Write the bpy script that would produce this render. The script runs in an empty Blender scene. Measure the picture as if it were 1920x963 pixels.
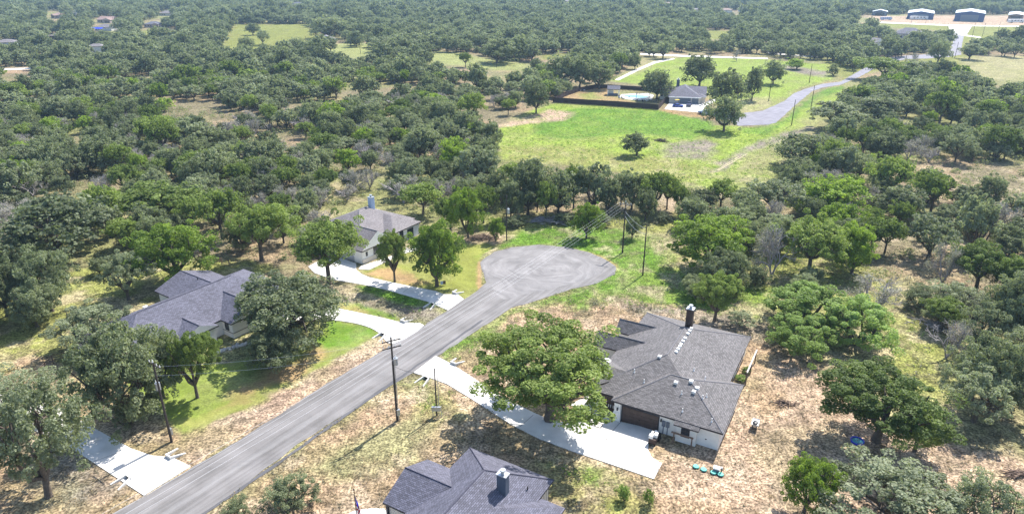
import bpy, bmesh, math, random
import numpy as np
from mathutils import Vector, Matrix
R = math.radians
SC = bpy.context.scene
rng = np.random.default_rng(11); random.seed(11)

# ------------------------------------------------------------ camera, sky, sun, exposure
H = 56.0; F = 1280.0; TH = math.atan(541/1280.); S = math.sin(TH); CO = math.cos(TH)
cam = bpy.data.objects.new('camera', bpy.data.cameras.new('camera')); SC.collection.objects.link(cam)
cam.location = (0, 0, H); cam.rotation_euler = (math.pi/2-TH, 0, 0)
cam.data.sensor_width = 36; cam.data.lens = F/1920*36; cam.data.clip_start = .5; cam.data.clip_end = 8000
SC.camera = cam
SUN_EL, SUN_AZ = R(51.5), math.atan2(.604, .797)
w = bpy.data.worlds.new('World'); SC.world = w; w.use_nodes = True
nt = w.node_tree; bg = nt.nodes['Background']; sky = nt.nodes.new('ShaderNodeTexSky')
sky.sky_type = 'NISHITA'; sky.sun_disc = False; sky.sun_elevation = SUN_EL; sky.sun_rotation = SUN_AZ
nt.links.new(sky.outputs[0], bg.inputs[0]); bg.inputs[1].default_value = .14
sun = bpy.data.objects.new('sun', bpy.data.lights.new('sun', 'SUN')); SC.collection.objects.link(sun)
sun.data.energy = 4.6; sun.data.angle = R(.5); sun.data.color = (1, .95, .87)
sv = Vector((math.sin(SUN_AZ)*math.cos(SUN_EL), math.cos(SUN_AZ)*math.cos(SUN_EL), math.sin(SUN_EL)))
sun.rotation_euler = sv.to_track_quat('Z', 'Y').to_euler(); sun.location = sv*900
vs = SC.view_settings; vs.view_transform = 'Standard'; vs.look = 'None'; vs.gamma = 1; vs.use_curve_mapping = False
vs.exposure = 1.12
SC.cycles.max_bounces = 5; SC.cycles.diffuse_bounces = 3; SC.cycles.transmission_bounces = 3
SC.cycles.glossy_bounces = 2; SC.cycles.caustics_reflective = False; SC.cycles.caustics_refractive = False

# ------------------------------------------------------------ helpers
def at(x, y, z=0.):
    v = y-481.5; k = (H-z)/(F*S+v*CO)
    return ((x-960)*k, (F*CO-v*S)*k)
def px(X, Y, z=0.):
    d = H-z; f = Y*CO+d*S
    return (960+F*X/f, 481.5+F*(d*CO-Y*S)/f)
def height_at(base, ytop):
    Y = at(*base)[1]; q = (ytop-481.5)/F
    return H - Y*(S+q*CO)/(CO-q*S)
def tag(o, label=None, cat=None, group=None, kind=None):
    if label: o['label'] = label
    if cat: o['category'] = cat
    if group: o['group'] = group
    if kind: o['kind'] = kind
    return o
COL = SC.collection
def link(name, me, parent=None, loc=None):
    o = bpy.data.objects.new(name, me); COL.objects.link(o)
    if parent is not None: o.parent = parent
    if loc: o.location = loc
    return o
def empty(name, loc, rz, label, cat, group=None):
    o = bpy.data.objects.new(name, None); COL.objects.link(o); o.empty_display_size = .3
    o.location = loc; o.rotation_euler = (0, 0, rz); return tag(o, label, cat, group)
def copy_tree(o, parent=None):
    c = o.copy(); COL.objects.link(c)
    if parent is not None: c.parent = parent
    for ch in KIDS.get(o.name, [x for x in bpy.data.objects if x.parent == o]):
        copy_tree(ch, c)
    return c
KIDS = {}

# ---- materials
def mat(name):
    m = bpy.data.materials.new(name); m.use_nodes = True
    return m, m.node_tree, m.node_tree.nodes['Principled BSDF']
def N(nt, t, **kw):
    n = nt.nodes.new(t)
    for k, v in kw.items():
        if k in n.inputs: n.inputs[k].default_value = v
        else: setattr(n, k, v)
    return n
def flat(name, c, rough=.7, var=.15, scale=3., metal=0., bump=0., spec=.3):
    m, nt, b = mat(name)
    tc = N(nt, 'ShaderNodeTexCoord'); no = N(nt, 'ShaderNodeTexNoise', Scale=scale, Detail=5.)
    nt.links.new(tc.outputs['Object'], no.inputs['Vector'])
    r = N(nt, 'ShaderNodeValToRGB'); nt.links.new(no.outputs['Fac'], r.inputs[0])
    r.color_ramp.elements[0].position = .3; r.color_ramp.elements[1].position = .7
    r.color_ramp.elements[0].color = (*[x*(1-var) for x in c], 1); r.color_ramp.elements[1].color = (*[min(1, x*(1+var)) for x in c], 1)
    nt.links.new(r.outputs[0], b.inputs['Base Color']); b.inputs['Roughness'].default_value = rough
    b.inputs['Metallic'].default_value = metal; b.inputs['Specular IOR Level'].default_value = spec
    if bump:
        bp = N(nt, 'ShaderNodeBump', Strength=bump, Distance=.05); nt.links.new(no.outputs['Fac'], bp.inputs['Height']); nt.links.new(bp.outputs[0], b.inputs['Normal'])
    return m
def shingle(name, c, var=.5):
    m, nt, b = mat(name)
    uv = N(nt, 'ShaderNodeUVMap'); br = N(nt, 'ShaderNodeTexBrick', Scale=1.0)
    br.inputs['Brick Width'].default_value = .42; br.inputs['Row Height'].default_value = .2; br.inputs['Mortar Size'].default_value = .018
    br.inputs['Color1'].default_value = (*[x*(1+var) for x in c], 1); br.inputs['Color2'].default_value = (*[x*(1-var*.6) for x in c], 1)
    br.inputs['Mortar'].default_value = (*[x*.35 for x in c], 1); br.inputs['Bias'].default_value = -.1
    nt.links.new(uv.outputs[0], br.inputs['Vector'])
    no = N(nt, 'ShaderNodeTexNoise', Scale=.35, Detail=4.); nt.links.new(uv.outputs[0], no.inputs['Vector'])
    n2 = N(nt, 'ShaderNodeTexNoise', Scale=5., Detail=3.); nt.links.new(uv.outputs[0], n2.inputs['Vector'])
    ad = N(nt, 'ShaderNodeMath', operation='ADD'); nt.links.new(no.outputs['Fac'], ad.inputs[0]); nt.links.new(n2.outputs['Fac'], ad.inputs[1])
    mr = N(nt, 'ShaderNodeMapRange'); mr.inputs[1].default_value = .6; mr.inputs[2].default_value = 1.4; mr.inputs[3].default_value = .78; mr.inputs[4].default_value = 1.25
    nt.links.new(ad.outputs[0], mr.inputs[0])
    mx = N(nt, 'ShaderNodeVectorMath', operation='SCALE'); nt.links.new(br.outputs[0], mx.inputs[0]); nt.links.new(mr.outputs[0], mx.inputs['Scale'])
    nt.links.new(mx.outputs[0], b.inputs['Base Color']); b.inputs['Roughness'].default_value = .8; b.inputs['Specular IOR Level'].default_value = .35
    bp = N(nt, 'ShaderNodeBump', Strength=.5, Distance=.03); nt.links.new(br.outputs['Fac'], bp.inputs['Height']); bp.invert = True; nt.links.new(bp.outputs[0], b.inputs['Normal'])
    return m
def leafmat(name, c, c2, transl=.3):
    m, nt, b = mat(name)
    a = N(nt, 'ShaderNodeAttribute', attribute_name='tone'); oi = N(nt, 'ShaderNodeObjectInfo')
    mr = N(nt, 'ShaderNodeMath', operation='MULTIPLY_ADD'); nt.links.new(oi.outputs['Random'], mr.inputs[0]); mr.inputs[1].default_value = .6
    nt.links.new(a.outputs['Fac'], mr.inputs[2])
    r = N(nt, 'ShaderNodeMix', data_type='RGBA'); nt.links.new(mr.outputs[0], r.inputs['Factor'])
    r.inputs['A'].default_value = (*c, 1); r.inputs['B'].default_value = (*c2, 1)
    nt.links.new(r.outputs['Result'], b.inputs['Base Color']); b.inputs['Roughness'].default_value = .68; b.inputs['Specular IOR Level'].default_value = .3
    t = N(nt, 'ShaderNodeBsdfTranslucent'); hs = N(nt, 'ShaderNodeVectorMath', operation='MULTIPLY'); nt.links.new(r.outputs['Result'], hs.inputs[0]); hs.inputs[1].default_value = (1.3, 1.35, .75)
    nt.links.new(hs.outputs[0], t.inputs[0])
    ms = N(nt, 'ShaderNodeMixShader'); ms.inputs[0].default_value = transl
    nt.links.new(b.outputs[0], ms.inputs[1]); nt.links.new(t.outputs[0], ms.inputs[2])
    nt.links.new(ms.outputs[0], nt.nodes['Material Output'].inputs['Surface'])
    return m

# ---- mesh from arrays
def mesh_np(name, V, faces_idx, nper, mats, mi=None, tone=None, smooth=False):
    me = bpy.data.meshes.new(name); nf = len(faces_idx)//nper
    me.vertices.add(len(V)); me.vertices.foreach_set('co', np.asarray(V, np.float32).ravel())
    me.loops.add(len(faces_idx)); me.loops.foreach_set('vertex_index', np.asarray(faces_idx, np.int32))
    me.polygons.add(nf); me.polygons.foreach_set('loop_start', np.arange(nf, dtype=np.int32)*nper)
    try: me.polygons.foreach_set('loop_total', np.full(nf, nper, np.int32))
    except Exception: pass
    for m in mats: me.materials.append(m)
    if mi is not None: me.polygons.foreach_set('material_index', np.asarray(mi, np.int32))
    me.update(calc_edges=True)
    if tone is not None:
        a = me.attributes.new('tone', 'FLOAT', 'POINT'); a.data.foreach_set('value', np.asarray(tone, np.float32))
    me.validate()
    return me
def leaves(cen, rad, nper, size, rg, up=.35, flat_=1., shell=(.55, 1.05), tone=None, elong=.7):
    """leaf cards in shells round the clump centres -> verts (4 per leaf), tone"""
    n = len(cen)*nper
    C = np.repeat(cen, nper, 0); Rr = np.repeat(rad, nper)
    d = rg.normal(size=(n, 3)); d[:, 2] += up; d /= np.linalg.norm(d, axis=1)[:, None]
    rr = rg.uniform(*shell, n)**.6
    P = C + d*(Rr*rr)[:, None]*np.array([1, 1, flat_])
    nn = d*.55 + rg.normal(size=(n, 3))*.55; nn[:, 2] += .25; nn /= np.linalg.norm(nn, axis=1)[:, None]
    t = np.cross(nn, rg.normal(size=(n, 3))); t /= np.linalg.norm(t, axis=1)[:, None]; b = np.cross(nn, t)
    s = size*rg.uniform(.55, 1.35, n)[:, None]*.5
    q = np.stack([P-t*s-b*s*elong*.5, P+t*s*.35-b*s*elong, P+t*s*1.1+b*s*elong*.3, P-t*s*.2+b*s*elong*1.05], 1)
    T = (np.repeat(tone, nper) if tone is not None else np.zeros(n)) + rg.uniform(-.18, .18, n)
    return q.reshape(-1, 3), np.repeat(T, 4)
def tube(pts, rads, k=6):
    pts = np.asarray(pts, float); V = []; Fi = []; n = len(pts)
    for i in range(n):
        d = pts[min(i+1, n-1)]-pts[max(i-1, 0)]; d = d/(np.linalg.norm(d)+1e-9)
        a = np.cross(d, [0, 1, .3] if abs(d[1]) < .8 else [1, 0, 0]); a /= np.linalg.norm(a); b = np.cross(d, a)
        for j in range(k):
            an = 2*math.pi*j/k; V.append(pts[i]+rads[i]*(a*math.cos(an)+b*math.sin(an)))
    for i in range(n-1):
        for j in range(k):
            Fi += [i*k+j, i*k+(j+1) % k, (i+1)*k+(j+1) % k, (i+1)*k+j]
    return np.array(V), np.array(Fi)
class Acc:
    def __init__(s): s.V = []; s.F = []; s.n = 0
    def add(s, V, Fi): s.V.append(V); s.F.append(np.asarray(Fi)+s.n); s.n += len(V)
    def get(s): return np.concatenate(s.V), np.concatenate(s.F)

# ---- bmesh builder for built things
class B:
    def __init__(s): s.bm = bmesh.new(); s.uv = s.bm.loops.layers.uv.new('UVMap')
    def face(s, pts, mi=0, uv=None):
        vs_ = [s.bm.verts.new(p) for p in pts]; f = s.bm.faces.new(vs_); f.material_index = mi
        if uv:
            for l, c in zip(f.loops, uv): l[s.uv].uv = c
        return f
    def rface(s, pts, e, mi=0):
        """roof face: uv along eave direction e and up the slope"""
        p = [Vector(q) for q in pts]; e = Vector(e).normalized(); n = (p[1]-p[0]).cross(p[2]-p[0]).normalized(); up = n.cross(e)
        s.face(pts, mi, [((q-p[0]).dot(e)+50, (q-p[0]).dot(up)+50) for q in p])
    def box(s, x0, x1, y0, y1, z0, z1, mi=0, rz=0, c=(0, 0)):
        P = [(x, y, z) for z in (z0, z1) for x, y in ((x0, y0), (x1, y0), (x1, y1), (x0, y1))]
        if rz:
            ca, sa = math.cos(rz), math.sin(rz); P = [(c[0]+(x-c[0])*ca-(y-c[1])*sa, c[1]+(x-c[0])*sa+(y-c[1])*ca, z) for x, y, z in P]
        for f in ((3, 2, 1, 0), (4, 5, 6, 7), (0, 1, 5, 4), (1, 2, 6, 5), (2, 3, 7, 6), (3, 0, 4, 7)): s.face([P[i] for i in f], mi)
    def cyl(s, x, y, z0, z1, r0, r1=None, k=12, mi=0, cap=True):
        r1 = r0 if r1 is None else r1
        a = [(x+r0*math.cos(2*math.pi*i/k), y+r0*math.sin(2*math.pi*i/k), z0) for i in range(k)]
        b = [(x+r1*math.cos(2*math.pi*i/k), y+r1*math.sin(2*math.pi*i/k), z1) for i in range(k)]
        for i in range(k): s.face([a[i], a[(i+1) % k], b[(i+1) % k], b[i]], mi)
        if cap: s.face(b, mi); s.face(a[::-1], mi)
    def tube(s, pts, r, k=6, mi=0):
        rr = r if hasattr(r, '__len__') else [r]*len(pts)
        V, Fi = tube(pts, rr, k)
        for i in range(0, len(Fi), 4): s.face([tuple(V[j]) for j in Fi[i:i+4]], mi)
        n = len(pts)
        s.face([tuple(V[j]) for j in range(k)][::-1], mi); s.face([tuple(V[(n-1)*k+j]) for j in range(k)], mi)
    def slab(s, pts, z0, z1, mi=0):
        p = [(x, y) for x, y in pts]
        if sum(p[i][0]*p[(i+1) % len(p)][1]-p[(i+1) % len(p)][0]*p[i][1] for i in range(len(p))) < 0: p = p[::-1]
        s.face([(x, y, z1) for x, y in p], mi)
        for i in range(len(p)):
            a, b = p[i], p[(i+1) % len(p)]; s.face([(a[0], a[1], z0), (b[0], b[1], z0), (b[0], b[1], z1), (a[0], a[1], z1)], mi)
    def sphere(s, c, r, sx=1, sy=1, sz=1, mi=0, seg=10):
        M = Matrix.Translation(c) @ Matrix.Diagonal((r*sx, r*sy, r*sz, 1))
        g = bmesh.ops.create_uvsphere(s.bm, u_segments=seg, v_segments=seg//2+1, radius=1, matrix=M)
        for v in g['verts']:
            for f in v.link_faces: f.material_index = mi
    def build(s, name, mats, parent=None, weld=True, bev=0):
        if weld: bmesh.ops.remove_doubles(s.bm, verts=s.bm.verts, dist=.0005)
        if bev: bmesh.ops.bevel(s.bm, geom=s.bm.edges, offset=bev, segments=1, affect='EDGES')
        me = bpy.data.meshes.new(name); s.bm.to_mesh(me); s.bm.free()
        for m in (mats if isinstance(mats, (list, tuple)) else [mats]): me.materials.append(m)
        return link(name, me, parent)

M = {}
M['shingle'] = shingle('charcoal_shingle', (.115, .108, .11), .45)
M['shingle_b'] = shingle('blue_grey_shingle', (.09, .09, .12), .42)
M['shingle_c'] = shingle('taupe_shingle', (.17, .155, .16), .25)
M['shingle_br'] = shingle('brown_shingle', (.25, .17, .15), .25)
M['white'] = flat('white_stucco', (.72, .71, .69), .85, .05, 1.5, bump=.1)
M['cream'] = flat('cream_stone', (.58, .53, .46), .85, .12, 4., bump=.2)
M['pinkwall'] = flat('tan_brick_wall', (.5, .4, .34), .85, .1, 4.)
M['fascia'] = flat('dark_fascia', (.03, .028, .035), .6)
M['wfascia'] = flat('white_fascia', (.7, .7, .7), .6, .05)
M['brown'] = flat('dark_brown_door', (.075, .05, .042), .45, .2, 2.)
M['dark'] = flat('black_paint', (.02, .02, .022), .4)
M['glass'] = flat('window_glass', (.03, .035, .045), .08, .1, spec=.6)
M['concrete'] = flat('concrete', (.57, .55, .52), .85, .13, .45, bump=.05)
M['joint'] = flat('concrete_joint', (.25, .24, .23), .9)
M['wood'] = flat('weathered_wood', (.17, .12, .09), .85, .25, 6.)
M['pole'] = flat('creosote_pole', (.055, .043, .038), .85, .3, 5.)
M['grey'] = flat('grey_metal', (.45, .47, .5), .35, .08, metal=.6)
M['paleblue'] = flat('pale_blue_siding', (.42, .5, .62), .6, .06)
M['slate'] = flat('dark_slate_siding', (.085, .105, .145), .6, .08)
M['bluegrey'] = flat('slate_siding', (.14, .16, .2), .6, .08)
M['lightmetal'] = flat('pale_metal_roof', (.55, .6, .62), .4, .06, .3)
M['navy'] = flat('navy_steel_wall', (.035, .06, .17), .5, .1)
M['fence'] = flat('dark_brown_fence', (.05, .032, .03), .8, .25, 3.)
M['teal'] = flat('teal_plastic', (.10, .45, .36), .45, .05)
M['bluep'] = flat('bright_blue_plastic', (.01, .03, .55), .35, .05)
M['whitep'] = flat('white_plastic', (.75, .75, .74), .4, .05)
M['red'] = flat('red_cloth', (.5, .03, .06), .8, .1)
M['pink'] = flat('pink_red_stripes', (.55, .08, .3), .8, .1)
M['yellow'] = flat('yellow_paint', (.6, .42, .03), .6, .1)
M['rock'] = flat('pale_rock', (.5, .47, .43), .9, .2, 3., bump=.4)
M['water'] = flat('pool_water', (.03, .33, .42), .08, .1, spec=.6)
M['tyre'] = flat('tyre_rubber', (.02, .02, .02), .8)
M['bluecar'] = flat('blue_car_paint', (.01, .05, .3), .25, .03, spec=.6)
M['darkcar'] = flat('dark_blue_truck_paint', (.05, .06, .12), .25, .03, spec=.6)
M['silver'] = flat('silver_blue_paint', (.35, .42, .6), .3, .03, spec=.6)
M['wire'] = flat('pale_cable', (.5, .5, .52), .5, .03)
M['bark'] = flat('grey_brown_bark', (.10, .08, .065), .95, .35, 6., bump=.5)
M['deadbark'] = flat('bleached_grey_bark', (.33, .30, .30), .95, .2, 5.)
LM = {'O': leafmat('live_oak_leaves', (.082,.105,.058), (.255,.29,.165), .38),
      'G': leafmat('post_oak_leaves', (.070,.108,.026), (.245,.315,.08), .38),
      'L': leafmat('elm_leaves', (.10,.155,.028), (.29,.40,.055), .4),
      'Y': leafmat('grey_green_leaves', (.14,.165,.095), (.32,.355,.225), .36),
      'M': leafmat('mesquite_leaves', (.15,.22,.05), (.34,.46,.15), .42),
      'B': leafmat('thin_grey_leaves', (.20,.195,.17), (.34,.33,.30), .3)}
LM['T'] = LM['G']

# ------------------------------------------------------------ numpy noise / polygons
def hash2(ix, iy, s):
    h = (ix.astype(np.int64)*374761393 + iy.astype(np.int64)*668265263 + s*982451653) & 0x7fffffff
    h = ((h ^ (h >> 13))*1274126177) & 0x7fffffff
    return ((h ^ (h >> 16)) & 0xffff)/65535.
def vnoise(x, y, s=0):
    ix = np.floor(x); iy = np.floor(y); fx = x-ix; fy = y-iy; fx = fx*fx*(3-2*fx); fy = fy*fy*(3-2*fy)
    a = hash2(ix, iy, s); b = hash2(ix+1, iy, s); c = hash2(ix, iy+1, s); d = hash2(ix+1, iy+1, s)
    return a+(b-a)*fx+(c-a)*fy+(a-b-c+d)*fx*fy
def fbm(x, y, s=0, o=4):
    r = 0; a = .5; t = 0
    for i in range(o): r = r+a*vnoise(x*2**i, y*2**i, s+i); t += a; a *= .55
    return r/t
def inpoly(x, y, P):
    r = np.zeros(np.shape(x), bool); n = len(P)
    for i in range(n):
        x0, y0 = P[i]; x1, y1 = P[(i+1) % n]
        if y0 == y1: continue
        c = ((y0 > y) != (y1 > y)) & (x < (x1-x0)*(y-y0)/(y1-y0)+x0); r ^= c
    return r
def edist(x, y, P):
    d = np.full(np.shape(x), 1e9); n = len(P)
    for i in range(n):
        ax, ay = P[i]; bx, by = P[(i+1) % n]; dx, dy = bx-ax, by-ay; L = dx*dx+dy*dy+1e-9
        t = np.clip(((x-ax)*dx+(y-ay)*dy)/L, 0, 1); d = np.minimum(d, np.hypot(x-ax-t*dx, y-ay-t*dy))
    return d
def W(P): return [at(*p) for p in P]

# ------------------------------------------------------------ ground zones (pixel outlines turned into ground outlines)
tan = (.37, .26, .165); soil = (.42, .305, .215); dry = (.29, .24, .12); lush = (.115, .215, .025); lawn = (.20, .215, .05)
brush = (.22, .19, .15); floor_ = (.20, .17, .10); ylw = (.235, .245, .07); pale = (.30, .275, .14); rust = (.33, .225, .11)
ZONES = [  # colour, softness m, patchiness, outline in photo pixels
 (pale, 3, .5, [(1540,560),(1640,540),(1700,520),(1720,560),(1760,640),(1900,700),(2100,800),(2300,1200),(1400,1200),(1440,700)]),
 (tan, 3, .5, [(820,780),(840,700),(960,575),(1060,545),(1250,560),(1440,640),(1560,690),(1680,800),(1860,860),(2300,940),(2300,1300),(300,1300),(480,890),(620,800),(740,730)]),
 (soil, 3, .4, [(1340,850),(1400,700),(1480,660),(1560,700),(1660,800),(1850,850),(2300,900),(2300,1100),(1500,1000),(1250,900),(1230,850)]),
 (tan, 2, .5, [(-300,860),(90,830),(190,800),(230,720),(270,740),(330,815),(740,640),(750,660),(640,730),(360,880),(200,1000),(-400,1300),(-500,950)]),
 (soil, 2, .5, [(330,850),(400,790),(560,720),(700,640),(735,640),(640,720),(480,800),(370,868)]),
 (ylw, 2, .5, [(-200,560),(30,545),(110,520),(170,500),(230,490),(300,500),(380,485),(450,480),(520,505),(470,530),(300,560),(220,620),(130,700),(40,690),(-200,740)]),
 (tan, 1.5, .4, [(-200,800),(-100,700),(20,690),(60,665),(130,700),(150,720),(230,700),(240,730),(200,800),(100,820)]),
 ((.165, .215, .04), .7, .3, [(235,705),(300,690),(420,680),(560,650),(620,598),(700,616),(714,624),(660,655),(560,712),(470,762),(345,812),(325,800),(280,745),(240,735)]),
 (lush, 1.5, .4, [(620,600),(700,616),(712,624),(640,650),(600,640)]),
 (ylw, .8, .3, [(640,566),(700,575),(748,592),(746,603),(700,592),(640,582)]),
 (lush, .8, .3, [(665,568),(740,588),(744,600),(690,588)]),
 (brush, 1.2, .6, [(630,545),(680,548),(760,575),(808,570),(840,580),(795,610),(752,603),(748,590),(690,572),(636,562)]),
 (lush, 1, .5, [(700,536),(820,568),(805,575),(760,572),(690,548),(660,536)]),
 (lawn, .6, .35, [(668,506),(700,503),(740,482),(830,450),(880,456),(945,452),(905,478),(897,495),(898,530),(902,540),(872,558),(820,546),(760,534),(700,522)]),
 (rust, 1.5, .3, [(690,515),(730,500),(770,520),(800,530),(780,535),(720,525)]),
 (rust, .4, .2, [(896,492),(903,488),(903,535),(912,535),(900,548),(893,530)]),
 (soil, 1.5, .4, [(860,440),(925,430),(950,445),(935,455),(890,455)]),
 (lush, 1.5, .35, [(905,478),(950,455),(990,428),(1060,418),(1160,430),(1230,440),(1265,470),(1270,500),(1225,510),(1160,500),(1130,484),(1100,470),(1010,457),(925,466)]),
 (lush, 2, .7, [(1155,505),(1230,500),(1300,520),(1440,550),(1450,580),(1380,585),(1290,570),(1180,560),(1100,575),(1000,575),(960,585),(880,650),(830,672),(822,665),(900,620),(960,578),(1072,542)]),
 (pale, 2.5, .6, [(1160,425),(1240,405),(1290,430),(1265,460),(1250,500),(1240,470)]),
 (rust, .5, .3, [(1070,464),(1130,480),(1158,498),(1162,504),(1140,496),(1100,475)]),
 (brush, 2.5, .8, [(1140,560),(1220,575),(1330,585),(1440,600),(1420,640),(1300,600),(1200,590)]),
 (lush, 2, .7, [(1040,868),(1100,868),(1180,900),(1160,925),(1080,905),(1020,880)]),
 (ylw, 1.5, .6, [(1040,890),(1100,900),(1200,930),(1240,1000),(1050,1000)]),
 (ylw, 2, .8, [(800,760),(838,745),(880,770),(860,800),(800,800),(760,790)]),
 (lush, 1, .9, [(700,818),(735,815),(775,830),(740,850),(700,845)]),
 (ylw, 3, .5, [(1640,600),(1700,590),(1800,640),(1790,760),(1700,740),(1660,700)]),
 (lush, 3, .7, [(1410,540),(1470,545),(1480,600),(1420,600)]),
 (rust, 2, .6, [(480,700),(560,672),(600,640),(640,650),(560,705),(470,750),(400,770),(420,740)]), (rust, 2, .6, [(640,575),(700,585),(690,592),(640,580)]), (ylw, 1.5, .5, [(345,812),(470,762),(560,712),(555,706),(460,750),(340,795)]),
 (pale, 2, .6, [(560,880),(700,800),(780,780),(820,800),(760,870),(640,900)]), (tuple(.5*a+.5*b for a,b in zip(rust,soil)), 2, .6, [(1400,720),(1440,700),(1480,740),(1440,790),(1400,780)]),
 (brush, 2, .5, [(20,830),(100,800),(200,850),(240,905),(150,960),(60,900)]), ((.30, .215, .155), 1.2, .5, [(350,830),(560,715),(740,640),(738,648),(560,735),(368,858)]), (pale, 2, .7, [(200,960),(270,935),(330,890),(362,878),(300,930),(230,975)]),
 (ylw, 4, .5, [(1250,500),(1290,440),(1420,450),(1640,500),(1700,560),(1640,600),(1440,600),(1300,560)]), ((.16,.24,.04), 3, .6, [(1160,505),(1280,505),(1440,540),(1450,575),(1300,575),(1180,560)]), (ylw, 4, .6, [(940,440),(880,420),(960,400),(1100,400),(1280,400),(1400,420),(1280,440),(1060,418)]),
 # main field and the far fields
 ((.225,.30,.045), 3, .35, [(920,250),(985,212),(1040,192),(1240,206),(1340,235),(1440,240),(1530,190),(1560,165),(1600,170),(1520,240),(1460,290),(1440,345),(1400,370),(1330,355),(1260,345),(1200,330),(1100,315),(1000,300),(940,300)]),
 (lush, 3, .55, [(1010,215),(1090,202),(1240,208),(1340,230),(1300,262),(1190,250),(1060,262),(1000,250)]),
 (lush, 3, .6, [(1130,225),(1330,228),(1340,245),(1240,240)]),
 (ylw, 4, .7, [(935,275),(1080,270),(1160,290),(1280,300),(1340,320),(1290,345),(1120,320),(960,300)]),
 (brush, 3, .5, [(1240,270),(1330,262),(1350,270),(1320,298),(1240,295)]),
 (soil, 3, .4, [(925,240),(975,220),(1035,205),(1080,212),(1060,226),(960,235)]),
 ((.25,.25,.10), 4, .5, [(1350,330),(1420,280),(1500,230),(1560,190),(1580,200),(1500,260),(1440,320),(1400,360)]),
 (brush, 2, .5, [(1330,320),(1390,280),(1440,258),(1520,235),(1530,242),(1450,268),(1400,290),(1350,322)]),
 (lush, 2, .5, [(1385,240),(1455,234),(1490,205),(1540,168),(1580,160),(1580,168),(1530,185),(1490,225),(1440,252),(1390,250)]),
 (rust, 1.5, .4, [(1240,206),(1262,200),(1345,212),(1340,225),(1250,212)]),
 (rust, 2, .5, [(1040,190),(1085,168),(1140,162),(1160,185),(1225,198),(1228,204),(1120,194)]),
 (ylw, 3, .4, [(1085,175),(1110,172),(1130,185),(1100,188)]),
 ((.22,.29,.05), 5, .4, [(1140,152),(1190,130),(1230,112),(1300,106),(1440,112),(1560,122),(1562,150),(1500,165),(1450,200),(1390,212),(1345,200),(1320,170),(1220,160)]),
 (pale, 5, .4, [(1160,145),(1200,108),(1240,100),(1270,108),(1230,118),(1190,140)]),
 (pale, 3, .5, [(1370,190),(1440,180),(1450,200),(1390,214)]),
 (brush, 4, .5, [(1440,118),(1560,135),(1545,146),(1470,132)]),
 (lawn, 6, .2, [(415,92),(425,70),(440,45),(575,46),(590,62),(600,76),(560,84),(520,94),(470,98)]),
 ((.26,.28,.10), 8, .4, [(575,90),(650,80),(720,84),(830,96),(930,112),(1010,122),(1000,134),(900,130),(760,108),(640,110)]),
 (lawn, 6, .4, [(265,56),(330,58),(332,68),(268,66)]),
 (lawn, 5, .2, [(1545,112),(1620,120),(1700,112),(1780,104),(1785,60),(1740,56),(1660,52),(1640,44),(1920,46),(2000,46),(2000,66),(1850,70),(1820,80),(1805,104),(1920,118),(2000,120),(2000,140),(1860,150),(1790,130),(1700,118),(1620,140),(1580,150)]),
 (pale, 7, .4, [(1800,108),(2050,100),(2050,130),(1870,152),(1800,135)]),
 (soil, 6, .15, [(1622,31),(2050,29),(2050,49),(1800,48),(1640,42)]),
 (tan, 5, .4, [(1560,105),(1620,95),(1700,96),(1690,106),(1620,118)]),
 (lawn, 6, .3, [(1325,58),(1372,58),(1368,70),(1330,76)]),
 (pale, 6, .3, [(0,62),(40,64),(45,78),(0,80)]),
 (lawn, 5, .3, [(1010,103),(1075,100),(1072,110),(1015,112)]),
 (tan, 4, .3, [(0,128),(60,126),(62,136),(0,138)]),
]
for i in range(40):   # small bare openings in the woodland floor
    pass

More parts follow.
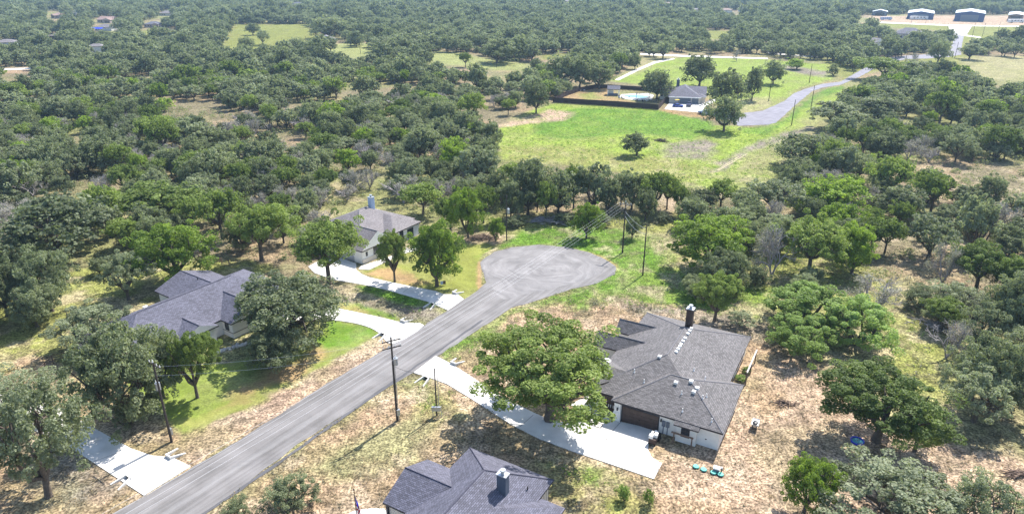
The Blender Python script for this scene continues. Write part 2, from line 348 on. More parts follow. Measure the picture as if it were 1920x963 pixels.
def make_ground():
    ys = []
    y = 1500.
    rows = [-300., -60., 0., 12., 22.]
    while y > -52: 
        Y = at(960, y)[1]
        if Y > 26: rows.append(Y)
        y -= 2.6 if y > 150 else (1.8 if y > -20 else 6)
    rows = np.array([r for r in rows if r < 2900]+[3000.])
    c = np.concatenate([np.linspace(-1.6, -1.25, 12)[:-1], np.linspace(-1.25, 1.25, 760), np.linspace(1.25, 1.6, 12)[1:]])
    Yg, Cg = np.meshgrid(rows, c, indexing='ij'); D = np.maximum(Yg, 90)*CO*1.0+H*S*1.0
    X = Cg*D*.9; Y = Yg
    x, y = X.ravel(), Y.ravel()
    # jittered lookup gives ragged zone edges
    def warp(x, y, a, f, s): return x+(fbm(x/f, y/f, s)-.5)*a, y+(fbm(x/f, y/f, s+50)-.5)*a
    wx, wy = warp(x, y, 5., 4., 3); wx, wy = warp(wx, wy, 1.6, .9, 9)
    sx, sy = warp(x, y, .8, 1.2, 21)
    far = np.clip(y/500., 0, 1)
    col = np.tile(np.array(floor_), (len(x), 1)); 
    n1 = fbm(x/14, y/14, 1)[:, None]; n2 = fbm(x/45, y/45, 5)[:, None]
    col = col*(1-np.clip((n1-.48)*5, 0, 1)*.6)+np.array(tan)*np.clip((n1-.48)*5, 0, 1)*.6
    g = np.clip((n2-.46)*6, 0, 1)*.75; col = col*(1-g)+np.array((.22, .235, .085))*g
    mow = np.zeros(len(x))
    for k, (c3, soft, patch, P) in enumerate(ZONES):
        Pw = W(P); xs = [p[0] for p in Pw]; ysb = [p[1] for p in Pw]; m = 12
        sel = np.where((x > min(xs)-m) & (x < max(xs)+m) & (y > min(ysb)-m) & (y < max(ysb)+m))[0]
        if not len(sel): continue
        tx, ty = (sx, sy) if soft < 1.2 else (wx, wy)
        ax, ay = tx[sel], ty[sel]
        ins = inpoly(ax, ay, Pw); d = edist(ax, ay, Pw); sd = np.where(ins, d, -d)
        a = np.clip(.5+sd/(soft*1.2), 0, 1)
        pn = fbm(x[sel]/3.2, y[sel]/3.2, 30+k); pn2 = fbm(x[sel]/11, y[sel]/11, 60+k)
        a = a*(1-patch*np.clip(((pn*.5+pn2*.5)-.47)*7, 0, 1)*.8)
        col[sel] = col[sel]*(1-a[:, None])+np.array(c3)*a[:, None]
        if soft < 1: mow[sel] = np.maximum(mow[sel], a)
    wild_ = (1-mow)[:, None]*np.clip((260-y)/120, 0, 1)[:, None]
    q1 = np.clip((fbm(x/6.5, y/6.5, 201)-.53)*7, 0, 1)[:, None]*.28*wild_; col = col*(1-q1)+np.array((.19, .20, .075))*q1
    q2 = np.clip((fbm(x/4.5, y/4.5, 211)-.55)*8, 0, 1)[:, None]*.5*wild_; col = col*(1-q2)+np.array((.47, .37, .265))*q2
    q3 = np.clip((fbm(x/3., y/3., 221)-.58)*9, 0, 1)[:, None]*.45*wild_; col = col*(1-q3)+np.array((.15, .12, .08))*q3
    b = (.8+.4*fbm(x/2.2, y/2.2, 77))[:, None]; col = col*b
    nr, nc = Yg.shape; V = np.stack([x, y, np.zeros_like(x)], 1)
    i, j = np.meshgrid(np.arange(nr-1), np.arange(nc-1), indexing='ij'); a0 = (i*nc+j).ravel()
    Fi = np.stack([a0, a0+1, a0+nc+1, a0+nc], 1).ravel()
    m, nt, bs = mat('ground_cover')
    at_ = N(nt, 'ShaderNodeAttribute', attribute_name='cover'); am = N(nt, 'ShaderNodeAttribute', attribute_name='mown')
    tc = N(nt, 'ShaderNodeTexCoord')
    def noi(sc, det=6, rough=.6):
        n_ = N(nt, 'ShaderNodeTexNoise', Scale=sc, Detail=float(det), Roughness=rough); nt.links.new(tc.outputs['Object'], n_.inputs['Vector']); return n_
    def mr_(src, a, b, c, d):
        n_ = N(nt, 'ShaderNodeMapRange'); n_.inputs[1].default_value = a; n_.inputs[2].default_value = b; n_.inputs[3].default_value = c; n_.inputs[4].default_value = d
        nt.links.new(src, n_.inputs[0]); return n_.outputs[0]
    na, nb, nc_ = noi(.9), noi(3.2, 4), noi(.12, 4)
    wild = mr_(am.outputs['Fac'], 0, 1, 1, .25)
    def amp(src, a, b, lo, hi):
        v = mr_(src, a, b, lo, hi); mx = N(nt, 'ShaderNodeMix', data_type='FLOAT'); nt.links.new(wild, mx.inputs['Factor']); mx.inputs['A'].default_value = 1
        nt.links.new(v, mx.inputs['B']); return mx.outputs['Result']
    s1 = amp(na.outputs['Fac'], .37, .6, .55, 1.2); s2 = amp(nb.outputs['Fac'], .43, .57, .45, 1.2); s3 = mr_(nc_.outputs['Fac'], .35, .65, .85, 1.15)
    mu = N(nt, 'ShaderNodeMath', operation='MULTIPLY'); nt.links.new(s1, mu.inputs[0]); nt.links.new(s2, mu.inputs[1])
    mu2 = N(nt, 'ShaderNodeMath', operation='MULTIPLY'); nt.links.new(mu.outputs[0], mu2.inputs[0]); nt.links.new(s3, mu2.inputs[1])
    sc_ = N(nt, 'ShaderNodeVectorMath', operation='SCALE'); nt.links.new(at_.outputs['Color'], sc_.inputs[0]); nt.links.new(mu2.outputs[0], sc_.inputs['Scale'])
    nt.links.new(sc_.outputs[0], bs.inputs['Base Color']); bs.inputs['Roughness'].default_value = .95; bs.inputs['Specular IOR Level'].default_value = .1
    bp = N(nt, 'ShaderNodeBump', Strength=.7, Distance=.25); nt.links.new(na.outputs['Fac'], bp.inputs['Height']); nt.links.new(bp.outputs[0], bs.inputs['Normal'])
    me = mesh_np('ground', V, Fi, 4, [m])
    ca = me.attributes.new('cover', 'FLOAT_COLOR', 'POINT'); ca.data.foreach_set('color', np.concatenate([np.clip(col, 0, 1), np.ones((len(x), 1))], 1).astype(np.float32).ravel())
    fa = me.attributes.new('mown', 'FLOAT', 'POINT'); fa.data.foreach_set('value', mow.astype(np.float32))
    return tag(link('ground', me), kind='structure')
make_ground()

# ------------------------------------------------------------ roads and drives
def rag(P, step=1.2, amp=.15, seed=0, closed=True):
    P = W(P); out = []; n = len(P)
    for i in range(n if closed else n-1):
        a, b = P[i], P[(i+1) % n]; L = math.dist(a, b); k = max(1, int(L/step))
        for j in range(k):
            t = j/k; x = a[0]+(b[0]-a[0])*t; y = a[1]+(b[1]-a[1])*t
            dx = float(fbm(np.array([x/1.7]), np.array([y/1.7]), seed)[0]-.5)*amp*2; dy = float(fbm(np.array([x/1.7]), np.array([y/1.7]), seed+9)[0]-.5)*amp*2
            out.append((x+dx, y+dy))
    return out
def asphalt(name, c, c2, ang, sx=.05, sy=1.6, bulb=None):
    m, nt, b = mat(name); tc = N(nt, 'ShaderNodeTexCoord'); mp = N(nt, 'ShaderNodeMapping'); mp.vector_type = 'TEXTURE'
    mp.inputs['Rotation'].default_value = (0, 0, ang); mp.inputs['Scale'].default_value = (1/sx, 1/sy, 1)
    n1 = N(nt, 'ShaderNodeTexNoise', Scale=1., Detail=6., Roughness=.62)
    if bulb:   # swirled tyre scuffs: polar coordinates about the turning circle's centre
        sb = N(nt, 'ShaderNodeVectorMath', operation='SUBTRACT'); nt.links.new(tc.outputs['Object'], sb.inputs[0]); sb.inputs[1].default_value = (bulb[0], bulb[1], 0)
        ln = N(nt, 'ShaderNodeVectorMath', operation='LENGTH'); nt.links.new(sb.outputs[0], ln.inputs[0])
        sp = N(nt, 'ShaderNodeSeparateXYZ'); nt.links.new(sb.outputs[0], sp.inputs[0])
        an = N(nt, 'ShaderNodeMath', operation='ARCTAN2'); nt.links.new(sp.outputs[1], an.inputs[0]); nt.links.new(sp.outputs[0], an.inputs[1])
        cb = N(nt, 'ShaderNodeCombineXYZ'); nz = N(nt, 'ShaderNodeTexNoise', Scale=.13, Detail=3.); nt.links.new(tc.outputs['Object'], nz.inputs['Vector'])
        sw = N(nt, 'ShaderNodeMath', operation='MULTIPLY_ADD'); nt.links.new(nz.outputs['Fac'], sw.inputs[0]); sw.inputs[1].default_value = 9.; nt.links.new(ln.outputs['Value'], sw.inputs[2]); nt.links.new(sw.outputs[0], cb.inputs[0]); nt.links.new(an.outputs[0], cb.inputs[1]); nt.links.new(cb.outputs[0], n1.inputs['Vector'])
    else:
        nt.links.new(tc.outputs['Object'], mp.inputs[0]); nt.links.new(mp.outputs[0], n1.inputs['Vector'])
    n2 = N(nt, 'ShaderNodeTexNoise', Scale=.25, Detail=5.); n3 = N(nt, 'ShaderNodeTexNoise', Scale=9., Detail=2.)
    nt.links.new(tc.outputs['Object'], n2.inputs['Vector']); nt.links.new(tc.outputs['Object'], n3.inputs['Vector'])
    a = N(nt, 'ShaderNodeMath', operation='MULTIPLY_ADD'); nt.links.new(n2.outputs['Fac'], a.inputs[0]); a.inputs[1].default_value = .7; nt.links.new(n1.outputs['Fac'], a.inputs[2])
    a2 = N(nt, 'ShaderNodeMath', operation='MULTIPLY_ADD'); nt.links.new(n3.outputs['Fac'], a2.inputs[0]); a2.inputs[1].default_value = .25; nt.links.new(a.outputs[0], a2.inputs[2])
    r = N(nt, 'ShaderNodeValToRGB'); mr = N(nt, 'ShaderNodeMapRange'); mr.inputs[1].default_value = .72; mr.inputs[2].default_value = 1.22; nt.links.new(a2.outputs[0], mr.inputs[0]); nt.links.new(mr.outputs[0], r.inputs[0])
    e = r.color_ramp.elements; e[0].color = (*c, 1); e[1].color = (*c2, 1); e[0].position = .1; e[1].position = .95
    nt.links.new(r.outputs[0], b.inputs['Base Color']); b.inputs['Roughness'].default_value = .85; b.inputs['Specular IOR Level'].default_value = .3
    return m
pa, pb = at(272, 929), at(737, 645); RANG = math.atan2(pb[1]-pa[1], pb[0]-pa[0])
ROAD = [(40,1060),(212,963),(272.5,929),(363,874),(480,805),(612,720),(737,645),(795,610),(872,560),(895,545),(912,530),(905,512),(899,492),(925,472),(960,464),(1010,459),(1060,463),(1100,472),(1132,485),(1155,500),(1153,514),(1120,531),(1072,542),(1017,560),(960,577),(905,612),(860,643),(820,667),(775,698),(732,724),(641,780),(543,843),(480,893),(378,966),(250,1060)]
b_ = B(); b_.slab(rag(ROAD, 1.2, .35, 4), -.05, .045); tag(b_.build('road', asphalt('chip_seal_asphalt', (.118, .112, .11), (.215, .205, .205), RANG)), kind='structure')
def fr(P, s):   # shrink towards centroid in world
    Q = W(P); cx = sum(q[0] for q in Q)/len(Q); cy = sum(q[1] for q in Q)/len(Q); return [(cx+(x-cx)*s, cy+(y-cy)*s) for x, y in Q]
BULB = [(918,528),(908,510),(906,492),(928,476),(960,468),(1010,464),(1060,468),(1095,478),(1120,489),(1132,500),(1128,511),(1095,525),(1040,540),(985,552),(940,560)]
bc = at(1025, 505)
def smooth_poly(P, k=6):
    n = len(P); out = []
    for i in range(n):
        p0, p1, p2, p3 = P[i-1], P[i], P[(i+1) % n], P[(i+2) % n]
        for j in range(k):
            t = j/k; out.append(tuple(.5*((2*p1[a])+(-p0[a]+p2[a])*t+(2*p0[a]-5*p1[a]+4*p2[a]-p3[a])*t*t+(-p0[a]+3*p1[a]-3*p2[a]+p3[a])*t**3) for a in (0, 1)))
    return out
b_ = B(); b_.slab(smooth_poly(W(BULB)), .0, .05); tag(b_.build('turning_circle', asphalt('scuffed_asphalt', (.135, .129, .13), (.24, .23, .23), 0, bulb=bc)), kind='structure')
# worn wheel strips along the lower road
for k, (a, b, wd, c) in enumerate([((252,1000),(905,578),.8, (.20,.193,.193)), ((330,1000),(905,600),.5, (.095,.094,.102))]):
    A, Bq = at(*a), at(*b); L = math.dist(A, Bq); ux, uy = (Bq[0]-A[0])/L, (Bq[1]-A[1])/L; pts1 = []; pts2 = []
    for i in range(121):
        t = L*i/120; o1 = wd*(.5+.9*float(fbm(np.array([t/2.5]), np.array([k*7.]), 3)[0]-.5)); o2 = wd*(.5+.9*float(fbm(np.array([t/2.5]), np.array([k*7.+3]), 5)[0]-.5))
        pts1.append((A[0]+ux*t-uy*o1, A[1]+uy*t+ux*o1)); pts2.append((A[0]+ux*t+uy*o2, A[1]+uy*t-ux*o2))
    b_ = B(); b_.slab(pts1+pts2[::-1], .03, .049+.004*k); tag(b_.build('road_wear', asphalt('worn_strip', tuple(x*.75 for x in c), tuple(x*1.15 for x in c), RANG)), kind='structure')
ROAD2 = [(1330,206),(1385,213),(1430,208),(1470,190),(1487,176),(1510,167),(1540,158),(1577,153),(1620,128),(1640,117),(1680,106),(1740,102),(1778,100),(1786,82),(1790,66),(1808,66),(1804,82),(1802,103),(1780,107),(1740,110),(1700,111),(1655,121),(1610,145),(1577,159),(1540,165),(1522,172),(1505,186),(1487,201),(1470,217),(1455,230),(1440,234),(1385,236),(1360,222)]
b_ = B(); b_.slab(rag(ROAD2, 2.5, .4, 6), -.05, .045); tag(b_.build('road', asphalt('pale_asphalt', (.13, .125, .155), (.22, .215, .25), .8)), kind='structure')
b_ = B(); b_.slab(W([(1778,50),(1822,50),(1812,66),(1786,66)]), 0, .055); tag(b_.build('turning_area', flat('pale_turning_asphalt', (.4, .38, .39), .9, .1, .2)), kind='structure')
def slab(name, P, m, z=.09, kind='structure'):
    b_ = B(); b_.slab(P, -.05, z); return tag(b_.build(name, m), kind=kind)
slab('taxiway', W([(1627,40.5),(1640,43),(1780,49),(2050,52),(2050,50.5),(1780,47),(1640,41)]), M['concrete'], .06)
slab('driveway', W([(270,929),(358,874),(322,857),(285,854),(247,841),(177,803),(120,770),(70,748),(-60,715),(-120,740),(-10,780),(108,823)]), M['concrete'])
slab('driveway', smooth_poly(W([(737,645),(795,610),(752,604),(700,592),(642,580),(590,570),(530,566),(495,575),(515,602),(560,600),(620,600),(665,606),(695,615),(713,626)]), 3), M['concrete'])
slab('driveway', W([(870,561),(840,582),(822,574),(800,565),(765,555),(730,545),(697,537),(665,531),(627,525),(590,512),(578,500),(600,488),(640,484),(668,494),(668,506),(678,514),(692,520),(715,525),(760,535),(817,546),(832,552),(858,552)]), M['concrete'])
slab('driveway', W([(775,699),(817,667),(842,680),(862,692),(897,715),(925,735),(960,753),(993,770),(1015,780),(1038,788),(1068,794),(1097,787),(1120,770),(1121,764),(1150,773),(1155,789),(1234,806),(1226,818),(1216,833),(1215,843),(1222,857),(1241,869),(1226,898),(1150,872),(1073,846),(1010,822),(960,797),(906,762),(884,748),(838,720),(800,706)]), M['concrete'])
slab('path', W([(1068,759),(1101,742),(1112,745),(1108,757),(1122,766),(1120,771),(1101,770)]), M['concrete'], .08)
slab('path', W([(677,499),(727,483),(737,485),(692,506),(672,505)]), M['concrete'], .08)
slab('path', W([(727,483),(760,468),(800,462),(800,466),(765,473),(737,485)]), M['concrete'], .075)
slab('driveway', smooth_poly(W([(610,1010),(650,966),(672,956),(707,953),(740,957),(770,975),(775,1030),(690,1060)]), 4), M['concrete'])
slab('driveway', W([(1246,205),(1255,193),(1272,192),(1312,196),(1340,186),(1346,188),(1322,200),(1318,206),(1345,212),(1345,218),(1318,212)]), M['concrete'])
slab('pool_deck', W([(1160,182),(1166,177),(1215,175),(1226,179),(1222,187),(1195,188),(1172,186)]), M['concrete'], .07)
for P in ([(1152,150),(1190,131),(1225,116),(1262,109),(1266,111),(1229,119),(1194,134),(1160,151)],
          [(1200,100),(1290,104),(1440,109),(1440,111),(1290,107),(1200,103)], [(1440,98),(1490,103),(1535,106),(1532,108),(1488,105.5),(1440,100.5)], [(1785,60),(1760,64),(1760,65.5),(1785,62)],
          [(1802,64),(1840,70),(1838,71.5),(1802,67)], [(1600,88),(1720,93),(1780,96),(1780,97.5),(1718,95),(1600,90)], [(0,129),(62,127),(62,130),(0,132.5)]):
    slab('path', W(P), M['rock'] if P[0] == (1152,150) else M['concrete'], .05)
# two wheel tracks across the field
b_ = B()
for P in ([(1345,320),(1400,288),(1401.5,288.5),(1347.5,320)], [(1338,322),(1385,293),(1386,293.5),(1340.5,322)]): b_.slab(W(P), -.01, .012)
tag(b_.build('wheel_track', flat('pale_dirt', (.38, .33, .2), .95)), kind='structure')
# control joints in the main drive
b_ = B()
for (a, b) in [((1073,797),(1206,852)), ((1124,840),(1144,814)), ((1165,790),(1143,814)), ((906,762),(925,737)), ((975,800),(1000,778)), ((838,720),(858,690)), ((175,866),(245,840)), ((225,900),(290,855)), ((650,604),(668,585)), ((700,616),(722,597)), ((756,548),(772,537)), ((700,537),(718,526)), ((812,570),(830,552))]:
    A, Q = at(*a), at(*b); L = math.dist(A, Q); nx, ny = -(Q[1]-A[1])/L*.045, (Q[0]-A[0])/L*.045
    b_.slab([(A[0]+nx, A[1]+ny), (Q[0]+nx, Q[1]+ny), (Q[0]-nx, Q[1]-ny), (A[0]-nx, A[1]-ny)], .08, .094)
tag(b_.build('driveway_joint', M['joint']), kind='structure')

# ------------------------------------------------------------ houses
def roof(b, blocks):
    for (u0, u1, v0, v1, kind, sl, ze) in blocks:
        t = .22; du, dv = u1-u0, v1-v0
        if kind == 'hip': along = 'u' if du >= dv else 'v'
        else: along = kind[-1]
        half = (dv if along == 'u' else du)/2; zr = ze+sl*half
        ins = half if kind == 'hip' else 0
        if along == 'u': r0, r1 = (u0+ins, (v0+v1)/2, zr), (u1-ins, (v0+v1)/2, zr)
        else: r0, r1 = ((u0+u1)/2, v0+ins, zr), ((u0+u1)/2, v1-ins, zr)
        a, c, d, e = (u0, v0, ze), (u1, v0, ze), (u1, v1, ze), (u0, v1, ze)
        g = 0 if kind == 'hip' else 1
        if along == 'u':
            b.rface([a, c, r1, r0], (1, 0, 0)); b.rface([d, e, r0, r1], (-1, 0, 0))
            if g: b.face([c, d, r1], 1); b.face([e, a, r0], 1)
            else: b.rface([c, d, r1], (0, 1, 0)); b.rface([e, a, r0], (0, -1, 0))
        else:
            b.rface([c, d, r1, r0], (0, 1, 0)); b.rface([e, a, r0, r1], (0, -1, 0))
            if g: b.face([a, c, r0], 1); b.face([d, e, r1], 1)
            else: b.rface([a, c, r0], (1, 0, 0)); b.rface([d, e, r1], (-1, 0, 0))
        q = [a, c, d, e]; lo = [(x, y, z-t) for x, y, z in q]
        for i in range(4): b.face([lo[i], lo[(i+1) % 4], q[(i+1) % 4], q[i]], 2)
        b.face(lo[::-1], 1)
def caps(b, segs, wd=.16, mi=3):
    for p, q in segs:
        b.tube([(p[0], p[1], p[2]+.02), (q[0], q[1], q[2]+.02)], wd*.6, 5, mi)
def walls(b, blocks, ins=.45, z0=0):
    for (u0, u1, v0, v1, kind, sl, ze) in blocks: b.box(u0+ins, u1-ins, v0+ins, v1-ins, z0, ze-.12)
def facade(u, v, facing):   # matrix: x along the wall, -y outward
    return Matrix.Translation((u, v, 0)) @ Matrix.Rotation((0, math.pi/2, math.pi, -math.pi/2)[facing], 4, 'Z')
def window(root, u, v, facing, wd, h, z, fm='fascia', name='window', arch=False, lab=None):
    b = B(); f = .07
    for x0, x1, a, c in ((-wd/2, -wd/2+f, z, z+h), (wd/2-f, wd/2, z, z+h), (-wd/2+f, wd/2-f, z, z+f), (-wd/2+f, wd/2-f, z+h-f, z+h)): b.box(x0, x1, -.07, .03, a, c)
    fr_ = b.build(name, M[fm], root); fr_.matrix_local = facade(u, v, facing)
    b = B(); b.box(-wd/2+f+.002, wd/2-f-.002, -.03, .02, z+f+.002, z+h-f-.002); b.build('pane', M['glass'], fr_)
    b = B(); b.box(-.02, .02, -.05, -.032, z+f+.004, z+h-f-.004); b.build('mullion', M[fm], fr_)
    if lab: fr_['label'] = lab
    return fr_
def house(name, O, ang, label, blocks, sm, wm='white', fm='fascia', cat='house', group=None):
    root = empty(name, (O[0], O[1], 0), R(ang), label, cat, group)
    b = B(); roof(b, blocks); rf = b.build('roof', [M[sm], M[wm], M[fm]], root, weld=False)
    b = B(); walls(b, blocks); b.build('wall', M[wm], root)
    return root, rf
def chimney(rf, u, v, wd, dp, z0, z1, m):
    b = B(); b.box(u-wd/2, u+wd/2, v-dp/2, v+dp/2, z0, z1)
    for k in range(int(wd/.35)): b.box(u-wd/2+.1+k*.35, u-wd/2+.14+k*.35, v-dp/2-.03, v-dp/2+.01, z0, z1-.02)
    c = b.build('chimney', M[m], rf)
    b = B(); b.box(u-wd/2-.08, u+wd/2+.08, v-dp/2-.08, v+dp/2+.08, z1, z1+.1); b.cyl(u, v, z1+.1, z1+.45, .22, .2); b.cyl(u, v, z1+.5, z1+.62, .34, .3); b.cyl(u, v, z1+.4, z1+.52, .12)
    return c, b.build('chimney_cap', M['grey'], rf)
# small fix: sub-parts stay at the second level below the house

# --- main house (dark grey shingles, white stucco) right of the road
D = at(1146.6, 748.7, 3); A1 = R(-29)
MB_ = [(-4, 12.9, .85, 26.4, 'hip', .4, 3.0), (.0, 14.75, -.15, 12.1, 'hip', .4, 3.02), (-3.4, 1.5, .83, 9.2, 'gable_u', .4, 3.03),
       (-6.3, 1.5, 17.7, 21.2, 'gable_u', .83, 3.04), (-7.9, 1.5, 12.3, 15.9, 'gable_u', .83, 3.04)]
h1, rf1 = house('stucco_house', D, -29, 'large white stucco house with charcoal roof and brown garage door beside the big oak', MB_, 'shingle')
chimney(rf1, 4.5, 20.3, 1.0, .9, 5.0, 8.6, 'brown')
def rz1(u, v): return max(3+.4*min(u+4, 12.9-u, v-.85, 26.4-v), 3.02+.4*min(u, 14.75-u, v+.15, 12.1-v))
b = B(); s = B()
for v in (11.0, 11.9, 12.7, 13.4, 14.4, 15.4, 16.9, 17.9, 18.8):
    u = 5.25; z = rz1(u, v); s = B(); s.box(u-.2, u+.2, v-.22, v+.22, z-.1, z+.22); s.build('roof_vent', M['whitep'], rf1)
for (u, v) in ((3.6, 8.6), (7.1, 4.9), (8.9, 5.7), (9.9, 5.1), (9.7, 4.3)):
    s = B(); z = rz1(u, v); s.box(u-.24, u+.24, v-.24, v+.24, z-.1, z+.25); s.build('roof_vent', M['whitep'], rf1)
for (u, v) in ((1.2, 5.2), (3.0, 4.1), (8.3, 3.6), (8.3, 9.4), (10.1, 8.6), (11.3, 4.7), (11.0, 3.9), (9.2, 1.2), (13.0, 1.0)):
    s = B(); z = rz1(u, v); s.cyl(u, v, z-.1, z+.08, .16, .09, 8); s.cyl(u, v, z+.05, z+.5, .06, k=8); s.build('vent_pipe', M['whitep'], rf1)
# ridge and hip caps
cp = B()
def cap(p, q): cp.tube([p, q], .07, 5)
cap((4.45, 9.3, 6.38), (4.45, 17.95, 6.38)); cap((6.1, 5.98, 5.47), (8.6, 5.98, 5.47)); cap((0, -.15, 3.02), (6.1, 5.98, 5.47)); cap((14.75, -.15, 3.02), (8.65, 5.98, 5.47)); cap((14.75, 12.1, 3.02), (8.65, 5.98, 5.47))
cap((-4, .85, 3.), (4.45, 9.3, 6.38)); cap((-4, 26.4, 3), (4.45, 17.95, 6.38)); cap((12.9, 26.4, 3), (4.45, 17.95, 6.38)); cap((-6.3, 19.45, 4.49), (-.2, 19.45, 4.49)); cap((-7.9, 14.1, 4.53), (-.2, 14.1, 4.53))
cp.build('ridge_cap', flat('ridge_cap', (.17, .165, .18), .85), rf1)
# lower eave over the bumped-out window
b = B(); b.rface([(8.7, -.75, 2.66), (11.9, -.75, 2.66), (11.9, .2, 3.14), (8.7, .2, 3.14)], (1, 0, 0)); b.face([(8.7, -.75, 2.5), (11.9, -.75, 2.5), (11.9, -.75, 2.66), (8.7, -.75, 2.66)], 1)
b.face([(8.7, .2, 2.5), (8.7, -.75, 2.5), (8.7, -.75, 2.66), (8.7, .2, 3.14)], 1); b.face([(11.9, -.75, 2.5), (11.9, .2, 2.5), (11.9, .2, 3.14), (11.9, -.75, 2.66)], 1); b.face([(8.7, .2, 2.5), (11.9, .2, 2.5), (11.9, -.75, 2.5), (8.7, -.75, 2.5)], 1)
b.build('bay_roof', [M['shingle'], M['fascia']], h1)
b = B(); b.box(9.0, 11.6, -.35, .35, 0, 2.52); b.build('bay_wall', M['white'], h1)
window(h1, 10.2, -.35, 0, 1.1, 1.4, .95)
# garage door with panels
b = B(); b.box(1.55, 6.45, .22, .33, 0, 2.35); g = b.build('garage_door', M['brown'], h1)
b = B()
for i in range(4):
    for j in range(8): b.box(1.62+j*.6, 1.62+j*.6+.52, .19, .218, .08+i*.57, .08+i*.57+.47)
b.build('door_panel', M['brown'], g)
b = B(); b.box(3.9, 4.1, .15, .185, .95, 1.05); b.build('handle', M['dark'], g)
b = B(); b.box(1.42, 1.545, .2, .34, 0, 2.48); b.box(6.455, 6.58, .2, .34, 0, 2.48); b.box(1.548, 6.452, .2, .34, 2.355, 2.48); b.build('door_trim', M['fascia'], h1)
# entry doors, pillars, wreath
b = B(); b.box(-2.2, .35, 1.2, 1.32, 0, 2.5); e_ = b.build('entry_door', M['brown'], h1)
b = B()
for x in (-1.6, -.95, -.3): b.box(x-.03, x+.03, 1.17, 1.198, .1, 2.4)
b.build('plank_seam', M['dark'], e_)
b = B()
for k in range(14):
    a = k*2*math.pi/14; b.sphere((-1.35+.28*math.cos(a), 1.1, 1.75+.28*math.sin(a)), .1, mi=k % 2, seg=6)
b.build('wreath', [M['whitep'], M['red']], e_)
b = B()
for x in (-.75, -.45, -.1, .05): b.box(x-.05, x+.05, 1.12, 1.16, .9, 1.35)
b.build('door_hanging', M['whitep'], e_)
for (x0, x1, y0, y1) in ((-3.1, -2.35, .9, 1.6), (.5, 1.35, -.25, .5)):
    b = B(); b.box(x0, x1, y0+.12, y1, 0, 2.85); b.box(x0-.08, x1+.08, y0-.06, y0+.12, 0, 1.35); b.face([(x0-.08, y0-.06, 1.35), (x1+.08, y0-.06, 1.35), (x1, y0+.13, 1.6), (x0, y0+.13, 1.6)]); b.build('pillar', M['white'], h1)
for x, y in ((-2.75, 1.0), (1.0, -.2), (6.85, .22)):
    b = B(); b.box(x-.09, x+.09, y-.2, y, 1.85, 2.2); b.cyl(x, y-.1, 2.2, 2.3, .12, .02, 6); b.build('wall_lamp', M['dark'], h1)
for x in (7.2, 7.75):
    b = B(); b.box(x-.22, x+.22, .12, .3, 1.2, 2.0); b.box(x-.05, x+.05, .2, .3, .0, 1.2); b.build('meter_box', M['bluegrey'], h1)
b = B(); b.cyl(12.7, .28, 1.15, 1.2, .12); b.build('wall_vent', M['dark'], h1)
window(h1, -3.55, 8.6, 3, 1.2, 1.5, .9); window(h1, -7.45, 14.1, 3, 1.4, 1.6, .8); window(h1, -5.85, 19.4, 3, 1.4, 1.6, .8)
for v in (19.2, 20.3, 21.6, 22.7, 24.3): window(h1, 12.45, v, 1, .8, 1.5, .9)
window(h1, 12.45, 14.9, 1, 3.4, 2.2, .1, lab='wide dark glass doors under the covered side porch'); window(h1, 14.3, 7.5, 1, 1.2, .6, 1.9)
# arched parapet wall of the entry court
b = B(); P = [(-4.9, 0), (-4.9, 2.6)]+[(-4.1+.8*math.cos(math.pi-a*math.pi/8), 2.6+.9*math.sin(a*math.pi/8)) for a in range(1, 8)]+[(-3.3, 2.6), (-3.3, 0)]
b.face([(x, 8.1, z) for x, z in P]); b.face([(x, 8.9, z) for x, z in P][::-1])
for i in range(len(P)-1): b.face([(P[i][0], 8.1, P[i][1]), (P[i][0], 8.9, P[i][1]), (P[i+1][0], 8.9, P[i+1][1]), (P[i+1][0], 8.1, P[i+1][1])])
b.build('arched_wall', M['white'], h1)
b = B(); b.box(-4.5, -3.7, 8.05, 8.098, 1.0, 2.9); b.build('arched_opening', M['dark'], h1)
def loc1(u, v, z=0):
    c, s_ = math.cos(A1), math.sin(A1); return (D[0]+u*c-v*s_, D[1]+u*s_+v*c, z)

# --- near house at the bottom edge
O4 = at(881, 838, 3)
h4, rf4 = house('shingled_house', O4, -30, 'dark blue-grey shingled roof of the house cut off by the bottom edge', [
    (-.0, 11.3, -26, 0, 'hip', .55, 3.0), (-3.1, 4.5, -12.4, -4.3, 'gable_u', .43, 3.02), (3, 14.2, -26, -3.0, 'hip', .35, 2.7)], 'shingle_b', 'cream')
chimney(rf4, 8.2, -6.0, 1.1, .75, 4.2, 6.9, 'slate')
s = B(); s.cyl(9.9, -3.6, 3.6, 4.2, .07); s.build('vent_pipe', M['dark'], rf4)
cp = B(); cap = lambda p, q: cp.tube([p, q], .08, 5)
cap((0, 0, 3), (5.65, -5.65, 6.11)); cap((11.3, 0, 3), (5.65, -5.65, 6.11)); cap((5.65, -5.65, 6.11), (5.65, -20, 6.11)); cap((-3.1, -8.35, 4.76), (3.2, -8.35, 4.76))
cp.build('ridge_cap', flat('dark_ridge_cap', (.05, .05, .075), .8), rf4)
b = B()
for k in range(7): b.box(10.845, 10.88, -2.9+k*.4, -2.85+k*.4, .1, 2.8)
b.build('siding_batten', M['bluegrey'], h4)
b = B(); b.box(-2.9, -2.65, -12.2, -11.95, 0, 2.85); b.build('porch_post', M['fascia'], h4)
window(h4, -2.65, -8.4, 3, 1.6, 1.4, .9)

